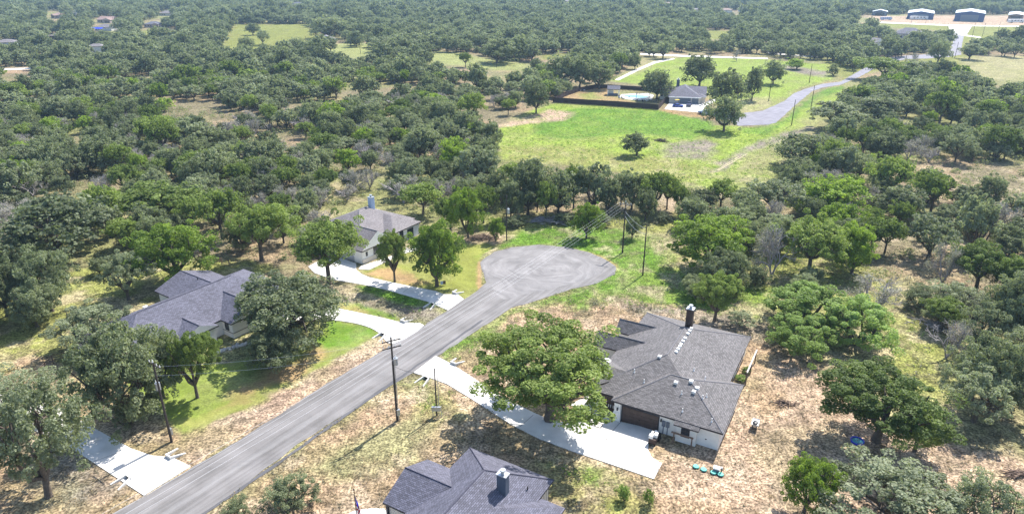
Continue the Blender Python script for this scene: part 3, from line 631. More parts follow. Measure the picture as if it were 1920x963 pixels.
# --- house left of the road, long blue-grey ridge
O2 = at(290.6, 576, 3)
h2, rf2 = house('ranch_house', O2, 56, 'white house with long blue-grey shingle roof behind the wide oak left of the road', [
    (-13, 18.5, -13.2, 1.4, 'hip', .44, 3.0), (3.5, 14.4, -4, 6.2, 'gable_v', .36, 3.03), (3.5, 12.0, -15.9, -6, 'gable_v', .5, 3.03), (-4.2, 2.2, -14.6, -6, 'gable_v', .42, 3.02), (12.5, 18.0, -16.5, -9, 'gable_v', .4, 3.02)], 'shingle_b')
cp = B(); cap((-5.7, -5.9, 6.22), (11.2, -5.9, 6.22)); cap((7.75, -15.9, 5.17), (7.75, -8.3, 5.17)); cap((8.95, 6.2, 5.0), (8.95, -3, 5.0)); cap((-1, -14.6, 4.38), (-1, -9.5, 4.38))
cp.build('ridge_cap', bpy.data.materials['dark_ridge_cap'], rf2)
s = B(); s.cyl(8.5, .3, 4.5, 5.2, .07); s.build('vent_pipe', M['dark'], rf2)
b = B(); b.box(3.93, 11.57, -15.5, -15.38, .9, 1.05); b.box(3.9, 3.94, -15.4, -10, .9, 1.05); b.build('wall_band', M['joint'], h2)
window(h2, 15.2, -16.05, 0, 2.0, 1.7, .8); window(h2, 7.7, -15.45, 0, 1.8, 1.5, 1.1); window(h2, -1, -14.15, 0, 1.4, 1.4, .9); window(h2, 3.95, -14, 3, 1.0, 1.2, 1.2); window(h2, 9, 5.75, 2, 2.2, 1.6, .8)
b = B(); b.cyl(1.5, 6.0, 0, .4, .35); b.box(1.1, 1.9, 5.9, 6.8, .4, .75); b.build('patio_box', M['whitep'], h2)

# --- house at the turning circle
O3 = at(677, 494.5, 3)
h3, rf3 = house('gabled_house', O3, 57, 'white house with taupe hipped roof and pale blue chimney beside the turning circle', [
    (8.3, 26.0, 8.3, 24, 'hip', .44, 3.0), (15.5, 25.0, 5.7, 18, 'hip', .42, 3.03), (4.5, 14.2, 4.2, 16, 'gable_v', .6, 3.05), (5.2, 9.5, 14, 25.5, 'hip', .42, 3.02)], 'shingle_c')
chimney(rf3, 20.0, 16, 1.1, 1.0, 5.2, 8.3, 'paleblue')
cp = B(); cap((16.1, 16.15, 6.47), (20.7, 16.15, 6.47)); cap((9.35, 4.2, 5.98), (9.35, 13.5, 5.98)); cap((8.3, 8.3, 3), (16.1, 16.15, 6.47))
cp.build('ridge_cap', bpy.data.materials['ridge_cap'], rf3)
window(h3, 9.3, 4.65, 0, 2.2, 2.1, .7, lab='large dark arched front window'); window(h3, 6.2, 4.65, 0, .5, .9, 1.4); window(h3, 18.6, 6.15, 0, 1.2, 1.9, .7); window(h3, 21.5, 6.15, 0, 2.0, 2.2, .2)
b = B(); b.box(4.9, 13.8, 4.5, 4.66, 0, 1.0); b.build('stone_skirt', M['cream'], h3)
b = B(); b.box(4.93, 4.97, 7, 14, 0, 2.3); b.build('garage_door', M['grey'], h3)

# --- pool house far beyond the field
OP = at(1268, 193, 3)
h5, rf5 = house('garage_house', OP, -12, 'dark-roofed white house with two dark garage doors beside the swimming pool', [
    (-3.3, 11.2, 15.4, 36, 'hip', .5, 3.0), (4.5, 13.6, 20, 33, 'gable_u', .5, 3.04), (-7.5, 2, 24, 34, 'gable_u', .48, 3.02), (8.2, 13.2, 17, 23, 'hip', .4, 3.01)], 'shingle_b', 'cream', 'wfascia')
chimney(rf5, .8, 31.5, 1.4, 1.2, 4.5, 8.3, 'bluegrey')
for x0, x1 in ((1.3, 6.6), (7.1, 9.9)):
    b = B(); b.box(x0, x1, 15.74, 15.86, 0, 2.5); b.build('garage_door', M['bluegrey'], h5)
b = B(); b.box(-3.0, 10.9, 15.1, 15.38, 2.62, 2.98); b.build('gutter', M['whitep'], h5)
for k in range(3): window(h5, -6.2+k*1.6, 24.4, 0, .9, .9, 1.5)
window(h5, 13.1, 24, 1, 1.4, 1.6, .8); window(h5, 12.75, 19.5, 1, 1.2, 1.6, .8)
def locp(u, v, z=0):
    c, s_ = math.cos(R(-12)), math.sin(R(-12)); return (OP[0]+u*c-v*s_, OP[1]+u*s_+v*c, z)

# --- distant houses, sheds and hangars
def far_house(name, x, y, wpx, ang, label, sm, wm, dep=.7, kind='hip', sl=.4, ze=3.2, cat='house', two=True, fm='fascia', group=None):
    P = at(x, y); f = P[1]*CO+H*S; wd = wpx*f/F; dp = wd*dep
    bl = [(-wd/2, wd/2, 0, dp, kind, sl, ze)]
    if two: bl.append((-wd*.05, wd*.38, -dp*.25, dp*.6, 'gable_v', sl*1.1, ze+.04))
    r, rf = house(name, P, ang, label, bl, sm, wm, fm, cat, group)
    b = B(); n = 3
    vv = -dp*.25+.42 if two else .42
    for k in range(n):
        u = (-wd*.42+k*wd*.14); yy = .44
        b = B(); b.box(u, u+wd*.07, yy-.04, yy, .9, 2.3); b.build('window', M['glass'], r)
    if two: b = B(); b.box(wd*.05, wd*.3, vv-.04, vv+.02, 0, 2.3); b.build('door', M['wood'], r)
    return r
far_house('distant_house', 102, 34, 30, -35, 'brown-roofed house between trees, left of the blue-grey gable at upper left', 'shingle_br', 'pinkwall')
far_house('distant_house', 142, 33, 22, 25, 'steep blue-grey gabled house among trees at upper left', 'shingle_b', 'whitep', kind='gable_v', sl=.8)
far_house('distant_house', 199, 43, 38, -8, 'long brown-red roofed house above the pale green-roofed one', 'shingle_br', 'pinkwall', kind='gable_u')
far_house('distant_house', 193, 58, 38, -12, 'pale grey-green hipped house with a blue awning beneath it', 'shingle_c', 'white', two=False)
far_house('distant_house', 287, 52, 32, 12, 'purple-grey roofed house at the left end of the bright meadow', 'shingle_b', 'pinkwall')
far_house('distant_house', 311, 30, 28, 0, 'tan-roofed house half buried in trees above the purple-grey roof', 'shingle_c', 'cream', two=False)
far_house('distant_shed', 101, 74, 27, -10, 'open shed with a white roof at the clearing edge, upper left', 'shingle_c', 'wood', two=False, cat='shed', ze=2.8)
far_house('distant_shed', 12, 88, 36, 20, 'pale blue roofed shed cut by the left edge', 'shingle_c', 'paleblue', two=False, cat='shed')
far_house('distant_shed', 180, 101, 30, 10, 'long whitish roof nearly hidden in the woods at left', 'shingle_c', 'white', two=False, cat='shed', ze=5)
far_house('distant_shed', 613, 82, 34, 15, 'white and blue shed under oaks at the right end of the bright meadow', 'shingle_c', 'paleblue', kind='gable_v', two=False, cat='shed')
far_house('distant_house', 557, 15, 20, 0, 'small lavender-blue roof in the far woods left of centre', 'shingle_b', 'white', two=False, ze=6)
far_house('distant_house', 1253, 14, 18, 10, 'pinkish roof in the far woods, right of centre', 'shingle_br', 'pinkwall', two=False, ze=5)
far_house('distant_house', 1363, 25, 20, -10, 'purple-brown roofed house behind a pale far clearing', 'shingle_br', 'white', two=False, ze=4)
far_house('distant_house', 1395, 22, 14, 30, 'small white gabled house right of the purple-brown roof', 'shingle_c', 'white', kind='gable_v', two=False, sl=.7, ze=4)
far_house('distant_house', 1062, 10, 16, 0, 'tiny white roofs in the far woods at top centre', 'shingle_c', 'white', two=False, ze=6)
far_house('distant_house', 1305, 24, 14, 0, 'small pale house at the left of the far clearing', 'shingle_c', 'white', two=False, ze=4)
far_house('large_house', 1703, 73, 52, -28, 'big slate-blue roofed house behind oaks below the airstrip', 'shingle_b', 'cream', sl=.55, ze=4)
far_house('distant_house', 1648, 88, 24, 35, 'white gabled garage half hidden by oaks left of the slate-blue roof', 'shingle_c', 'white', kind='gable_v', two=False, sl=.6, ze=3.5, cat='garage')
far_house('distant_house', 1752, 70, 16, 0, 'small blue-grey outbuilding by the pale street', 'shingle_b', 'paleblue', two=False, cat='shed')
def hangar(x0, x1, y, d, label, wm='navy', h=6.5, ang=0, sl=.16):
    a, b_ = at(x0, y), at(x1, y); wd = math.dist(a, b_)*.86; r = empty('hangar', (a[0], a[1], 0), -math.atan2(a[0]+b_[0], a[1]+b_[1])+R(ang), label, 'hangar', None)
    b = B(); b.box(.1, wd-.1, .1, d-.1, 0, h-.05); b.build('wall', M[wm], r)
    b = B(); z2 = h+sl*wd/2
    for p in ([(-.3, -.3, h), (wd/2, -.3, z2), (wd/2, d+.3, z2), (-.3, d+.3, h)], [(wd/2, -.3, z2), (wd+.3, -.3, h), (wd+.3, d+.3, h), (wd/2, d+.3, z2)]): b.face(p)
    b.face([(-.3, -.3, h), (wd+.3, -.3, h), (wd/2, -.3, z2)], 1); b.face([(-.3, d+.3, h), (wd/2, d+.3, z2), (wd+.3, d+.3, h)], 1); b.face([(-.3, -.3, h), (-.3, d+.3, h), (wd+.3, d+.3, h), (wd+.3, -.3, h)], 1)
    b.build('roof', [M['lightmetal'], M[wm]], r)
    b = B(); b.box(wd*.2, wd*.8, -.02, .09, 0, h*.8); b.build('hangar_door', M['bluegrey'] if wm == 'navy' else M['dark'], r)
    return r
hangar(1635, 1664, 29.5, 22, 'smallest hangar with open dark bays at the left end of the airstrip', 'bluegrey', 5, sl=.25)
hangar(1700, 1750, 36, 60, 'navy hangar with a long white vehicle parked across its front', h=7)
hangar(1788, 1843, 40, 62, 'largest navy hangar, pale metal roof, right of the wide street', h=9)
hangar(1888, 1916, 40, 60, 'brown-sided hangar with pale roof at the right edge', 'wood', 7)

# ------------------------------------------------------------ utility poles and wires
def pole(bx, by, ytop, label, group, arms=0, trans=False, r=.15, riser=False, arm_ang=0, xtop=None):
    P = at(bx, by); h = height_at((bx, by), ytop)
    root = empty('utility_pole', (P[0], P[1], 0), arm_ang, label, 'utility pole', group)
    b = B(); b.tube([(0, 0, -.2), (0, 0, h*.5), (0, 0, h)], [r, r*.85, r*.65], 8); b.build('pole_shaft', M['pole'], root)
    for k in range(arms):
        z = h-.5-k*1.0; b = B(); b.box(-1.25, 1.25, -.07-r*.8, .05-r*.8, z, z+.13); a = b.build('crossarm', M['pole'], root)
        b = B()
        for x in (-1.15, -.45, .45, 1.15): b.cyl(x, -r*.8, z+.13, z+.42, .055, .035, 6)
        b.build('insulator', M['whitep'], a)
    if arms:
        b = B(); b.cyl(0, 0, h, h+.4, .06, .04, 6); b.build('pole_pin', M['whitep'], root)
    if trans:
        b = B(); b.cyl(.38, -.1, h-4.1, h-3.1, .3); b.cyl(.38, -.1, h-3.1, h-3.0, .2, .1); b.box(.05, .15, -.15, 0, h-4, h-3.2); t = b.build('transformer', M['grey'], root)
        b = B(); b.cyl(.3, -.2, h-3.0, h-2.75, .05, .04, 6); b.cyl(.46, 0, h-3.0, h-2.75, .05, .04, 6); b.build('bushing', M['whitep'], t)
    if riser:
        b = B(); b.tube([(.2, -.1, 0), (.2, -.1, h*.72)], .05, 6); b.build('riser_conduit', M['grey'], root)
        b = B(); b.box(-.05, .35, -.4, -.16, 1.0, 1.9); b.build('pole_box', M['grey'], root)
    return root, (P[0], P[1], h)
GP = 'dark wooden utility poles'
far_g = 'plain wooden poles along the far road'
_, T740 = pole(745, 788, 632, 'tall pole with crossarms and grey transformer on dry grass right of the road', GP, 2, True, .17, True, RANG-.5)
_, T320 = pole(322, 828, 679, 'leaning-looking pole with grey boxes beside the lowest left driveway', GP, 1, True, .17, True, RANG+math.pi/2)
_, T1167 = pole(1167, 474, 379, 'pole with white-tipped crossarm carrying wires over the turning circle', GP, 1, False, .17, False, -.35)
_, T1204 = pole(1205, 516, 420, 'bare pole without crossarm in bright weeds right of the turning circle', GP)
_, T950 = pole(950, 451, 366, 'pole with small grey can at the far left rim of the turning circle', GP, 0, True, .15)
rt, T820 = pole(819, 778, 690, 'short dark pole with electric box rack beside the white curving driveway', GP, 0, False, .11)
b = B(); b.box(-.6, .6, -.5, -.25, 1.0, 1.65); b.build('meter_cabinet', M['grey'], rt)
b = B(); b.box(-.5, -.42, -.4, -.32, 0, 1.0); b.box(.65, .73, -.4, -.32, 0, 1.7); b.tube([(.35, -.1, 0), (.35, -.1, 7.2), (.1, 0, 7.4)], .04, 6); b.build('rack_post', M['grey'], rt)
for (bx, by, yt, lab) in ((1484, 235, 187, 'nearest bare pole on the verge inside the grey road bend'), (1520, 205, 160, 'second bare pole inside the grey road bend'), (1517, 156, 121, 'bare pole on yellow grass behind the grey road bend'),
    (1441, 190, 146, 'bare pole by the lone dark oaks left of the grey road bend'), (1600, 138, 120, 'short pole at the wood edge where the grey road disappears'), (1657, 127, 99, 'pole at the left end of the upper street'), (1698, 115, 88, 'pole beside the upper street below the slate-blue house'),
    (1790, 109, 79, 'pole beside the wide pale street stub'), (1773, 67, 44, 'pole left of the far turning area'), (1820, 80, 43, 'tallest pole right of the far turning area'), (1842, 68, 43, 'pole on the green strip right of the turning area'), (1870, 64, 43, 'pole furthest right on the green strip'),
    (1708, 45, 37, 'tiny pole on the airstrip edge below the first navy hangar'), (1735, 46, 37, 'tiny pole on the airstrip edge, left of the largest navy hangar'), (676, 101, 80, 'thin pole in the tan meadow at upper left centre'), (931, 127, 110, 'thin pole in the tan meadow at top centre'), (574, 82, 68, 'thin pole by the white and blue shed')):
    pole(bx, by, yt, lab, far_g, 0, False, .17)
def wire(a, c, sag, label, r=.03, m='wire', group=None):
    pts = [(a[0]+(c[0]-a[0])*t, a[1]+(c[1]-a[1])*t, a[2]+(c[2]-a[2])*t-sag*4*t*(1-t)) for t in [i/16 for i in range(17)]]
    b = B(); b.tube(pts, r, 4); return tag(b.build('power_line', M[m]), label, 'cable', group)
ca, sa = math.cos(-.35), math.sin(-.35)
for k, (off, y2) in enumerate(((-1.15, -12), (-.45, -4), (.45, 5), (1.15, 14))):
    s0 = (T1167[0]+off*ca, T1167[1]+off*sa, T1167[2]-.1); e = at(140+y2, 1010+y2, 11.0)
    wire(s0, (e[0], e[1], 11.0), 1.2, 'pale wire running from the crossarm pole over the turning circle and down along the road', .012, group='wires over the turning circle')
wire((T1167[0], T1167[1], T1167[2]-2), (T1204[0], T1204[1], T1204[2]-1.), .5, 'short upper service wire from the crossarm pole to the bare pole', .025)
wire((T1167[0], T1167[1], T1167[2]-3), (T1204[0], T1204[1], T1204[2]-2.), .9, 'short lower service wire from the crossarm pole to the bare pole', .025)
for k, dz in enumerate((.0, 1.3)):
    wire((T320[0], T320[1], T320[2]-.6-dz), (T740[0], T740[1], T740[2]-.6-dz), .6, 'faint %s wire between the two transformer poles across the lawn' % ('upper', 'lower')[k], .013)
wire((T740[0], T740[1], T740[2]-4.2), (T820[0], T820[1], T820[2]-.3), .7, 'dark service wire from the transformer down to the short pole', .025, 'dark')

# ------------------------------------------------------------ pool yard
def fence_run(P, h, name='yard_fence', label='', post=2.4, m='fence', closed=False, rail=False, cat='fence', picks=.9):
    o = at(*P[0]) if not isinstance(P[0][0], tuple) else P[0][0]; Q = W(P)
    root = empty(name, (Q[0][0], Q[0][1], 0), 0, label, cat)
    for i in range(len(Q)-1):
        a, c = Q[i], Q[i+1]; L = math.dist(a, c); an = math.atan2(c[1]-a[1], c[0]-a[0]); lx, ly = a[0]-Q[0][0], a[1]-Q[0][1]
        b = B()
        if rail:
            for z in (.45, .85, 1.2): b.box(0, L, -.03, .03, z, z+.08)
        else: b.box(0, L, -.03, .03, .05, h)
        p = b.build('rail' if rail else 'fence_panel', M[m], root); p.location = (lx, ly, 0); p.rotation_euler = (0, 0, an)
        n = max(1, round(L/post))
        for k in range(n+(i == len(Q)-2)):
            b = B(); x = L*k/n; b.box(x-.07, x+.07, -.08, .08, 0, h+.08); q = b.build('post', M[m], root); q.location = (lx, ly, 0); q.rotation_euler = (0, 0, an)
    return root
fence_run([(1037,192),(1060,181),(1085,172),(1115,166),(1140,166),(1200,170),(1252,176)], 2.0, label='dark brown board fence along the back and left of the pool yard', post=3.5)
fence_run([(1037,192),(1100,196.5),(1160,200),(1234,206),(1247,192),(1266,191.5)], 2.3, label='dark brown board fence along the front of the pool yard facing the bright field', post=3.5)
fence_run([(70,712),(87,692),(100,680),(123,674),(140,668)], 1.2, 'rail_fence', 'low wooden rail fence with gate behind the big left oak', 2.2, 'wood', rail=True)
fence_run([(372,482),(384,487),(403,492),(430,497)], 1.3, 'rail_fence', 'thin rail fence at the back of the left lawn', 2.5, 'wood', rail=True)
q = [at(1172, 178), at(1213, 181)]
b = B(); b.slab(smooth_poly(W([(1170,180),(1180,178),(1198,178.5),(1213,180.5),(1213,183),(1200,184),(1180,182.5)]), 3), .0, .13); tag(b.build('swimming_pool', M['water']), 'turquoise swimming pool between the pavilion and the dark-roofed house', 'swimming pool')
Pv = at(1150, 178); r = empty('pavilion', (Pv[0], Pv[1], 0), R(-10), 'small white pavilion with dark gable roof at the left end of the pool', 'pavilion')
b = B(); roof(b, [(-3, 3, -2.6, 2.6, 'gable_u', .55, 3.0)]); b.build('roof', [M['shingle_b'], M['white'], M['fascia']], r)
for x, y in ((-2.6, -2.2), (2.6, -2.2), (2.6, 2.2), (-2.6, 2.2)): b = B(); b.box(x-.18, x+.18, y-.18, y+.18, 0, 2.85); b.build('post', M['white'], r)
b = B(); b.box(-2.6, 0, .5, 2.2, 0, 2.8); b.build('wall', M['white'], r); b = B(); b.box(-2.4, 2.2, -1.9, -1.2, 0, 1.0); b.build('counter', M['bluegrey'], r)
Pg = at(1205, 186); r = empty('pergola', (Pg[0], Pg[1], 0), R(-12), 'thin open pergola frame in front of the pool', 'pergola')
for x, y in ((-3, -2), (3, -2), (3, 2), (-3, 2)): b = B(); b.box(x-.1, x+.1, y-.1, y+.1, 0, 2.7); b.build('post', M['grey'], r)
b = B()
for k in range(9): b.box(-3.3+k*.8, -3.2+k*.8, -2.4, 2.4, 2.75, 2.9)
b.box(-3.3, 3.3, -2.1, -1.95, 2.6, 2.74); b.box(-3.3, 3.3, 1.95, 2.1, 2.6, 2.74); b.build('rafters', M['wood'], r)
def lounger(x, y, ang, m, lab):
    P = at(x, y); r = empty('patio_chair', (P[0], P[1], 0), R(ang), lab, 'patio chair', 'patio seats round the pool')
    b = B(); b.box(-.4, .4, -.8, .5, .3, .45); b.build('seat', M[m], r); b = B(); b.face([(-.4, .5, .45), (.4, .5, .45), (.4, .9, 1.1), (-.4, .9, 1.1)]); b.face([(-.4, .56, .4), (-.4, .96, 1.05), (.4, .96, 1.05), (.4, .56, .4)]); b.face([(-.4, .9, 1.1), (.4, .9, 1.1), (.4, .96, 1.05), (-.4, .96, 1.05)]); b.build('backrest', M[m], r)
    for lx, ly in ((-.35, -.7), (.35, -.7), (-.35, .4), (.35, .4)): b = B(); b.box(lx-.04, lx+.04, ly-.04, ly+.04, 0, .3); b.build('leg', M['dark'], r)
for i, (x, y) in enumerate(((1161,184),(1168,186),(1190,188),(1197,190),(1205,191),(1213,190),(1220,189),(1228,191),(1178,185),(1088,171),(1094,170))):
    lounger(x, y, 40*i, ('bluegrey', 'dark', 'whitep')[i % 3] if i < 9 else 'whitep', 'dark low seat on the gravel in front of the pool' if i < 9 else 'pale seat by the left fence of the pool yard')
# rocks in the front bed of that house
for i, (x, y) in enumerate(((1313,200),(1317,197),(1321,196),(1325,193),(1329,191),(1332,190))):
    P = at(x, y); b = B(); b.sphere((0, 0, .3), .6, 1.2, .9, .7, seg=7)
    o = b.build('bed_boulder', M['rock']); o.location = (P[0], P[1], 0); o.rotation_euler = (0, 0, i); tag(o, 'pale boulder in the planting bed beside the far driveway', 'boulder', 'boulders beside the far driveway')
# ------------------------------------------------------------ vehicles
def car(x, y, ang, kind, m, label, sc=1., cat=None):
    P = at(x, y); r = empty({'sedan': 'parked_car', 'pickup': 'pickup_truck', 'camper': 'camper_van'}[kind], (P[0], P[1], .09), R(ang), label, cat or {'sedan': 'car', 'pickup': 'pickup truck', 'camper': 'camper'}[kind])
    r.scale = (sc, sc, sc) if kind != 'camper' else (sc, 1+(sc-1)*.25, 1+(sc-1)*.2); L, Wd = (4.7, 1.85) if kind == 'sedan' else ((5.8, 2.0) if kind == 'pickup' else (9.5, 2.5))
    prof = {'sedan': [(-L/2, .3), (-L/2, .85), (-L/2+.5, .95), (L/2-1.2, .95), (L/2-.1, .75), (L/2, .3)], 'pickup': [(-L/2, .5), (-L/2, 1.15), (L/2-1.6, 1.15), (L/2-.1, 1.05), (L/2, .5)], 'camper': [(-L/2, .5), (-L/2, 3.0), (-L/2+.3, 3.15), (L/2-1.2, 3.15), (L/2-.3, 2.6), (L/2, 1.5), (L/2, .5)]}[kind]
    b = B(); hw = Wd/2
    b.face([(x_, -hw, z) for x_, z in prof][::-1]); b.face([(x_, hw, z) for x_, z in prof])
    for i in range(len(prof)):
        a, c = prof[i], prof[(i+1) % len(prof)]; b.face([(a[0], -hw, a[1]), (a[0], hw, a[1]), (c[0], hw, c[1]), (c[0], -hw, c[1])])
    b.build('body', M[m], r)
    if kind != 'camper':
        z0 = .94 if kind == 'sedan' else 1.14; x0, x1 = (-1.7, 1.0) if kind == 'sedan' else (-.9, 1.4); zt = z0+.5
        b = B(); lo = [(x0, -hw+.05), (x1, -hw+.05), (x1, hw-.05), (x0, hw-.05)]; up = [(x0+.5, -hw+.25), (x1-.7, -hw+.25), (x1-.7, hw-.25), (x0+.5, hw-.25)]
        for i in range(4): b.face([(*lo[i], z0), (*lo[(i+1) % 4], z0), (*up[(i+1) % 4], zt), (*up[i], zt)])
        b.build('window', M['glass'], r); b = B(); b.box(x0+.48, x1-.68, -hw+.23, hw-.23, zt, zt+.05); b.build('roof_panel', M[m], r)
    else:
        b = B()
        for k in range(4): b.box(-3.6+k*1.8, -2.6+k*1.8, -hw-.02, -hw+.01, 1.7, 2.4)
        b.build('window', M['glass'], r)
    for wx in (-L*.32, L*.32):
        for s_ in (-1, 1):
            b = B(); k = 12; rr = .36 if kind != 'camper' else .45
            a = [(wx+rr*math.cos(2*math.pi*i/k), s_*(hw-.2), rr+rr*math.sin(2*math.pi*i/k)) for i in range(k)]; c = [(p[0], s_*(hw+.03), p[2]) for p in a]
            for i in range(k): b.face([a[i], a[(i+1) % k], c[(i+1) % k], c[i]])
            b.face(c); b.face(a[::-1]); b.build('wheel', M['tyre'], r)
    return r
car(1271, 201, -20, 'sedan', 'bluecar', 'bright blue car parked broadside in front of the two dark garage doors')
car(1292, 199, 70, 'pickup', 'darkcar', 'dark blue truck parked nose-in between the two dark garage doors')
car(1322, 214, -25, 'pickup', 'silver', 'pale blue and white pickup at the foot of the far driveway by the dark oaks')
car(1723, 37, 0, 'camper', 'whitep', 'long white motor coach in front of the first navy hangar', 2.2)
car(1661, 38, 5, 'camper', 'silver', 'pale mauve motor coach by the smallest hangar', 1.4)
car(1905, 43, 0, 'camper', 'whitep', 'grey-white motor coach in front of the brown hangar at the right edge', 1.9)
car(1793, 72.5, 80, 'sedan', 'darkcar', 'tiny dark car parked in the far wide street', 1.0)
# golf cart: yellow awning behind the blue car
P = at(1269, 196); r = empty('golf_cart', (P[0], P[1], .09), .3, 'small cart with yellow canopy behind the blue car', 'golf cart')
b = B(); b.box(-1, 1, -.6, .6, .4, .75); b.build('body', M['dark'], r); b = B(); b.box(-1, 1, -.65, .65, 1.9, 2.0); b.build('canopy', M['yellow'], r)
b = B()
for x, y in ((-.9, -.55), (.9, -.55), (.9, .55), (-.9, .55)): b.box(x-.03, x+.03, y-.03, y+.03, .75, 1.9)
b.build('canopy_post', M['grey'], r)
for x, y in ((-.7, -.6), (.7, -.6), (.7, .6), (-.7, .6)): b = B(); b.cyl(x, y, 0, .5, .25, k=8); b.build('wheel', M['tyre'], r)
# blue awning at far left
P = at(184, 60); r = empty('blue_awning', (P[0], P[1], 0), 0, 'bright blue awning below the pale grey-green roof at upper left', 'awning')
b = B(); b.face([(-6, -4, 3), (6, -4, 3), (6, 0, 4), (-6, 0, 4)]); b.face([(-6, 0, 4), (6, 0, 4), (6, 4, 3), (-6, 4, 3)]); b.build('canvas', M['bluep'], r)
for x, y in ((-5.8, -3.8), (5.8, -3.8), (5.8, 3.8), (-5.8, 3.8)): b = B(); b.box(x-.1, x+.1, y-.1, y+.1, 0, 3.02); b.build('post', M['grey'], r)

# ------------------------------------------------------------ small things near the houses
P = loc1(-1.1, .55); b = B(); b.box(-.55, .55, -.35, .35, .09, .13); o = b.build('door_mat', M['dark']); o.location = (P[0], P[1], 0); o.rotation_euler = (0, 0, A1+.25); tag(o, 'black mat in front of the brown double entry doors', 'door mat')
P = at(1115.5, 795.5); r = empty('printed_mat', (P[0], P[1], .09), A1, 'pale rectangular mat with black border lying on the sunny driveway', 'mat')
b = B(); b.box(-1.0, 1.0, -.5, .5, .002, .02); b.build('mat_base', M['concrete'], r); b = B()
for x0, x1, y0, y1 in ((-1, 1, -.5, -.38), (-1, 1, .38, .5), (-1, -.88, -.375, .375), (.88, 1, -.375, .375)): b.box(x0, x1, y0, y1, .02, .03)
for k, (x, h) in enumerate(((-.5, .2), (-.25, .14), (0, .22), (.25, .15), (.5, .22))):
    b.box(x-.08, x-.03, -h, h, .02, .03); b.box(x+.04, x+.08, -h, h, .02, .03); b.box(x-.03, x+.04, h-.06, h, .02, .03)
b.build('mat_print', M['dark'], r)
P = loc1(6.7, -2.2); r = empty('storage_cart', (P[0], P[1], 0), A1, 'brown cart piled with white boxes beside the large garage door', 'cart')
b = B(); b.box(-.45, .45, -.6, .6, .25, .95); b.build('cart_body', M['brown'], r)
for x, y, s_, z in ((-.2, -.3, .28, .95), (.2, .2, .33, .95), (-.15, .3, .24, .95)): b = B(); b.box(x-s_, x+s_*.8, y-s_, y+s_, z, z+.45); b.build('white_box', M['whitep'], r)
b = B(); b.box(-.5, .6, .65, 1.3, .0, .9); b.build('dark_bin', M['dark'], r); b = B(); b.cyl(.0, 1.0, .9, 1.15, .3, .22); b.build('bucket', M['whitep'], r)
for x, y in ((-.4, -.5), (.4, -.5), (-.4, .5), (.4, .5)): b = B(); b.cyl(x, y, 0, .25, .09, k=8); b.build('wheel', M['tyre'], r)
P = loc1(10.1, -1.0); r = empty('timber_frame', (P[0], P[1], 0), A1, 'brown timber frame leaning in front of the window bay of the white garage wall', 'timber frame')
for x in (-1.15, 1.15): b = B(); b.box(x-.07, x+.07, -.08, .08, 0, 1.55); b.build('upright', M['wood'], r)
b = B(); b.box(-1.5, 1.3, -.1, .1, 1.55, 1.7); b.build('top_beam', M['wood'], r)
b = B(); b.tube([(-1.3, -.3, 0), (-1.1, -.05, 1.5)], .05, 5); b.build('brace', M['wood'], r)
P = loc1(14.3, 20.5); r = empty('timber_frame', (P[0], P[1], 0), A1+math.pi/2, 'long pale beam on posts at the back right corner of the white house', 'timber frame')
b = B(); b.box(-3.6, 3.6, -.1, .1, 2.1, 2.3); b.build('top_beam', M['rock'], r)
for x in (-3.4, 0, 3.4): b = B(); b.box(x-.08, x+.08, -.08, .08, 0, 2.1); b.build('upright', M['wood'], r)
GL = 'teal septic lids behind the white house'
for x, y, lb in ((1304.5, 875.5, 'teal septic lid furthest left of four'), (1319, 881, 'teal septic lid second from left of four'), (1337.5, 886.5, 'teal septic lid touching the white pump box'), (1350.5, 890, 'teal septic lid furthest right, with a white-capped pipe')):
    P = at(x, y); r = empty('septic_lid', (P[0], P[1], 0), 0, lb, 'septic lid', GL); b = B(); b.cyl(0, 0, 0, .16, .38, .36, 16); b.build('riser', M['dark'], r); b = B(); b.cyl(0, 0, .16, .24,   .39, .33, 16); b.cyl(0, 0, .24, .28, .1, .08, 8); b.build('lid', M['teal'], r)
P = at(1343, 883); r = empty('pump_box', (P[0], P[1], 0), A1, 'small white pump box standing between teal lids', 'pump box')
b = B(); b.box(-.35, .35, -.28, .28, 0, .5); b.build('body', M['bluegrey'], r); b = B(); b.box(-.4, .4, -.33, .33, .5, .62); b.box(-.32, .32, -.25, .25, .62, .68); b.build('lid', M['whitep'], r)
P = at(1352, 886.5); r = empty('vent_pipe_post', (P[0], P[1], 0), 0, 'thin dark pipe with white cap beside the rightmost teal lid', 'pipe')
b = B(); b.cyl(0, 0, 0, .75, .07); b.build('pipe', M['dark'], r); b = B(); b.cyl(0, 0, .75, .95, .13, .08); b.build('cap', M['whitep'], r)
# paddling pool
P = at(1607, 828); r = empty('paddling_pool', (P[0], P[1], 0), 0, 'bright blue paddling pool in the shade of the right-hand oak', 'paddling pool'); r.scale = (.8, .8, .9)
b = B(); k = 20; R0, R1 = 1.0, .9
for i in range(k):
    a0, a1 = 2*math.pi*i/k, 2*math.pi*(i+1)/k; p = lambda rr, a, z: (rr*math.cos(a), rr*math.sin(a), z)
    b.face([p(R0, a0, 0), p(R0, a1, 0), p(R0+.05, a1, .32), p(R0+.05, a0, .32)]); b.face([p(R0+.05, a0, .32), p(R0+.05, a1, .32), p(R1, a1, .32), p(R1, a0, .32)]); b.face([p(R1, a0, .32), p(R1, a1, .32), p(R1, a1, .03), p(R1, a0, .03)])
b.face([(R1*math.cos(2*math.pi*i/k), R1*math.sin(2*math.pi*i/k), .03) for i in range(k)]); b.build('pool_shell', M['bluep'], r)
b = B(); b.cyl(0, 0, .03, .2, .885, k=20); b.build('water', M['water'], r)
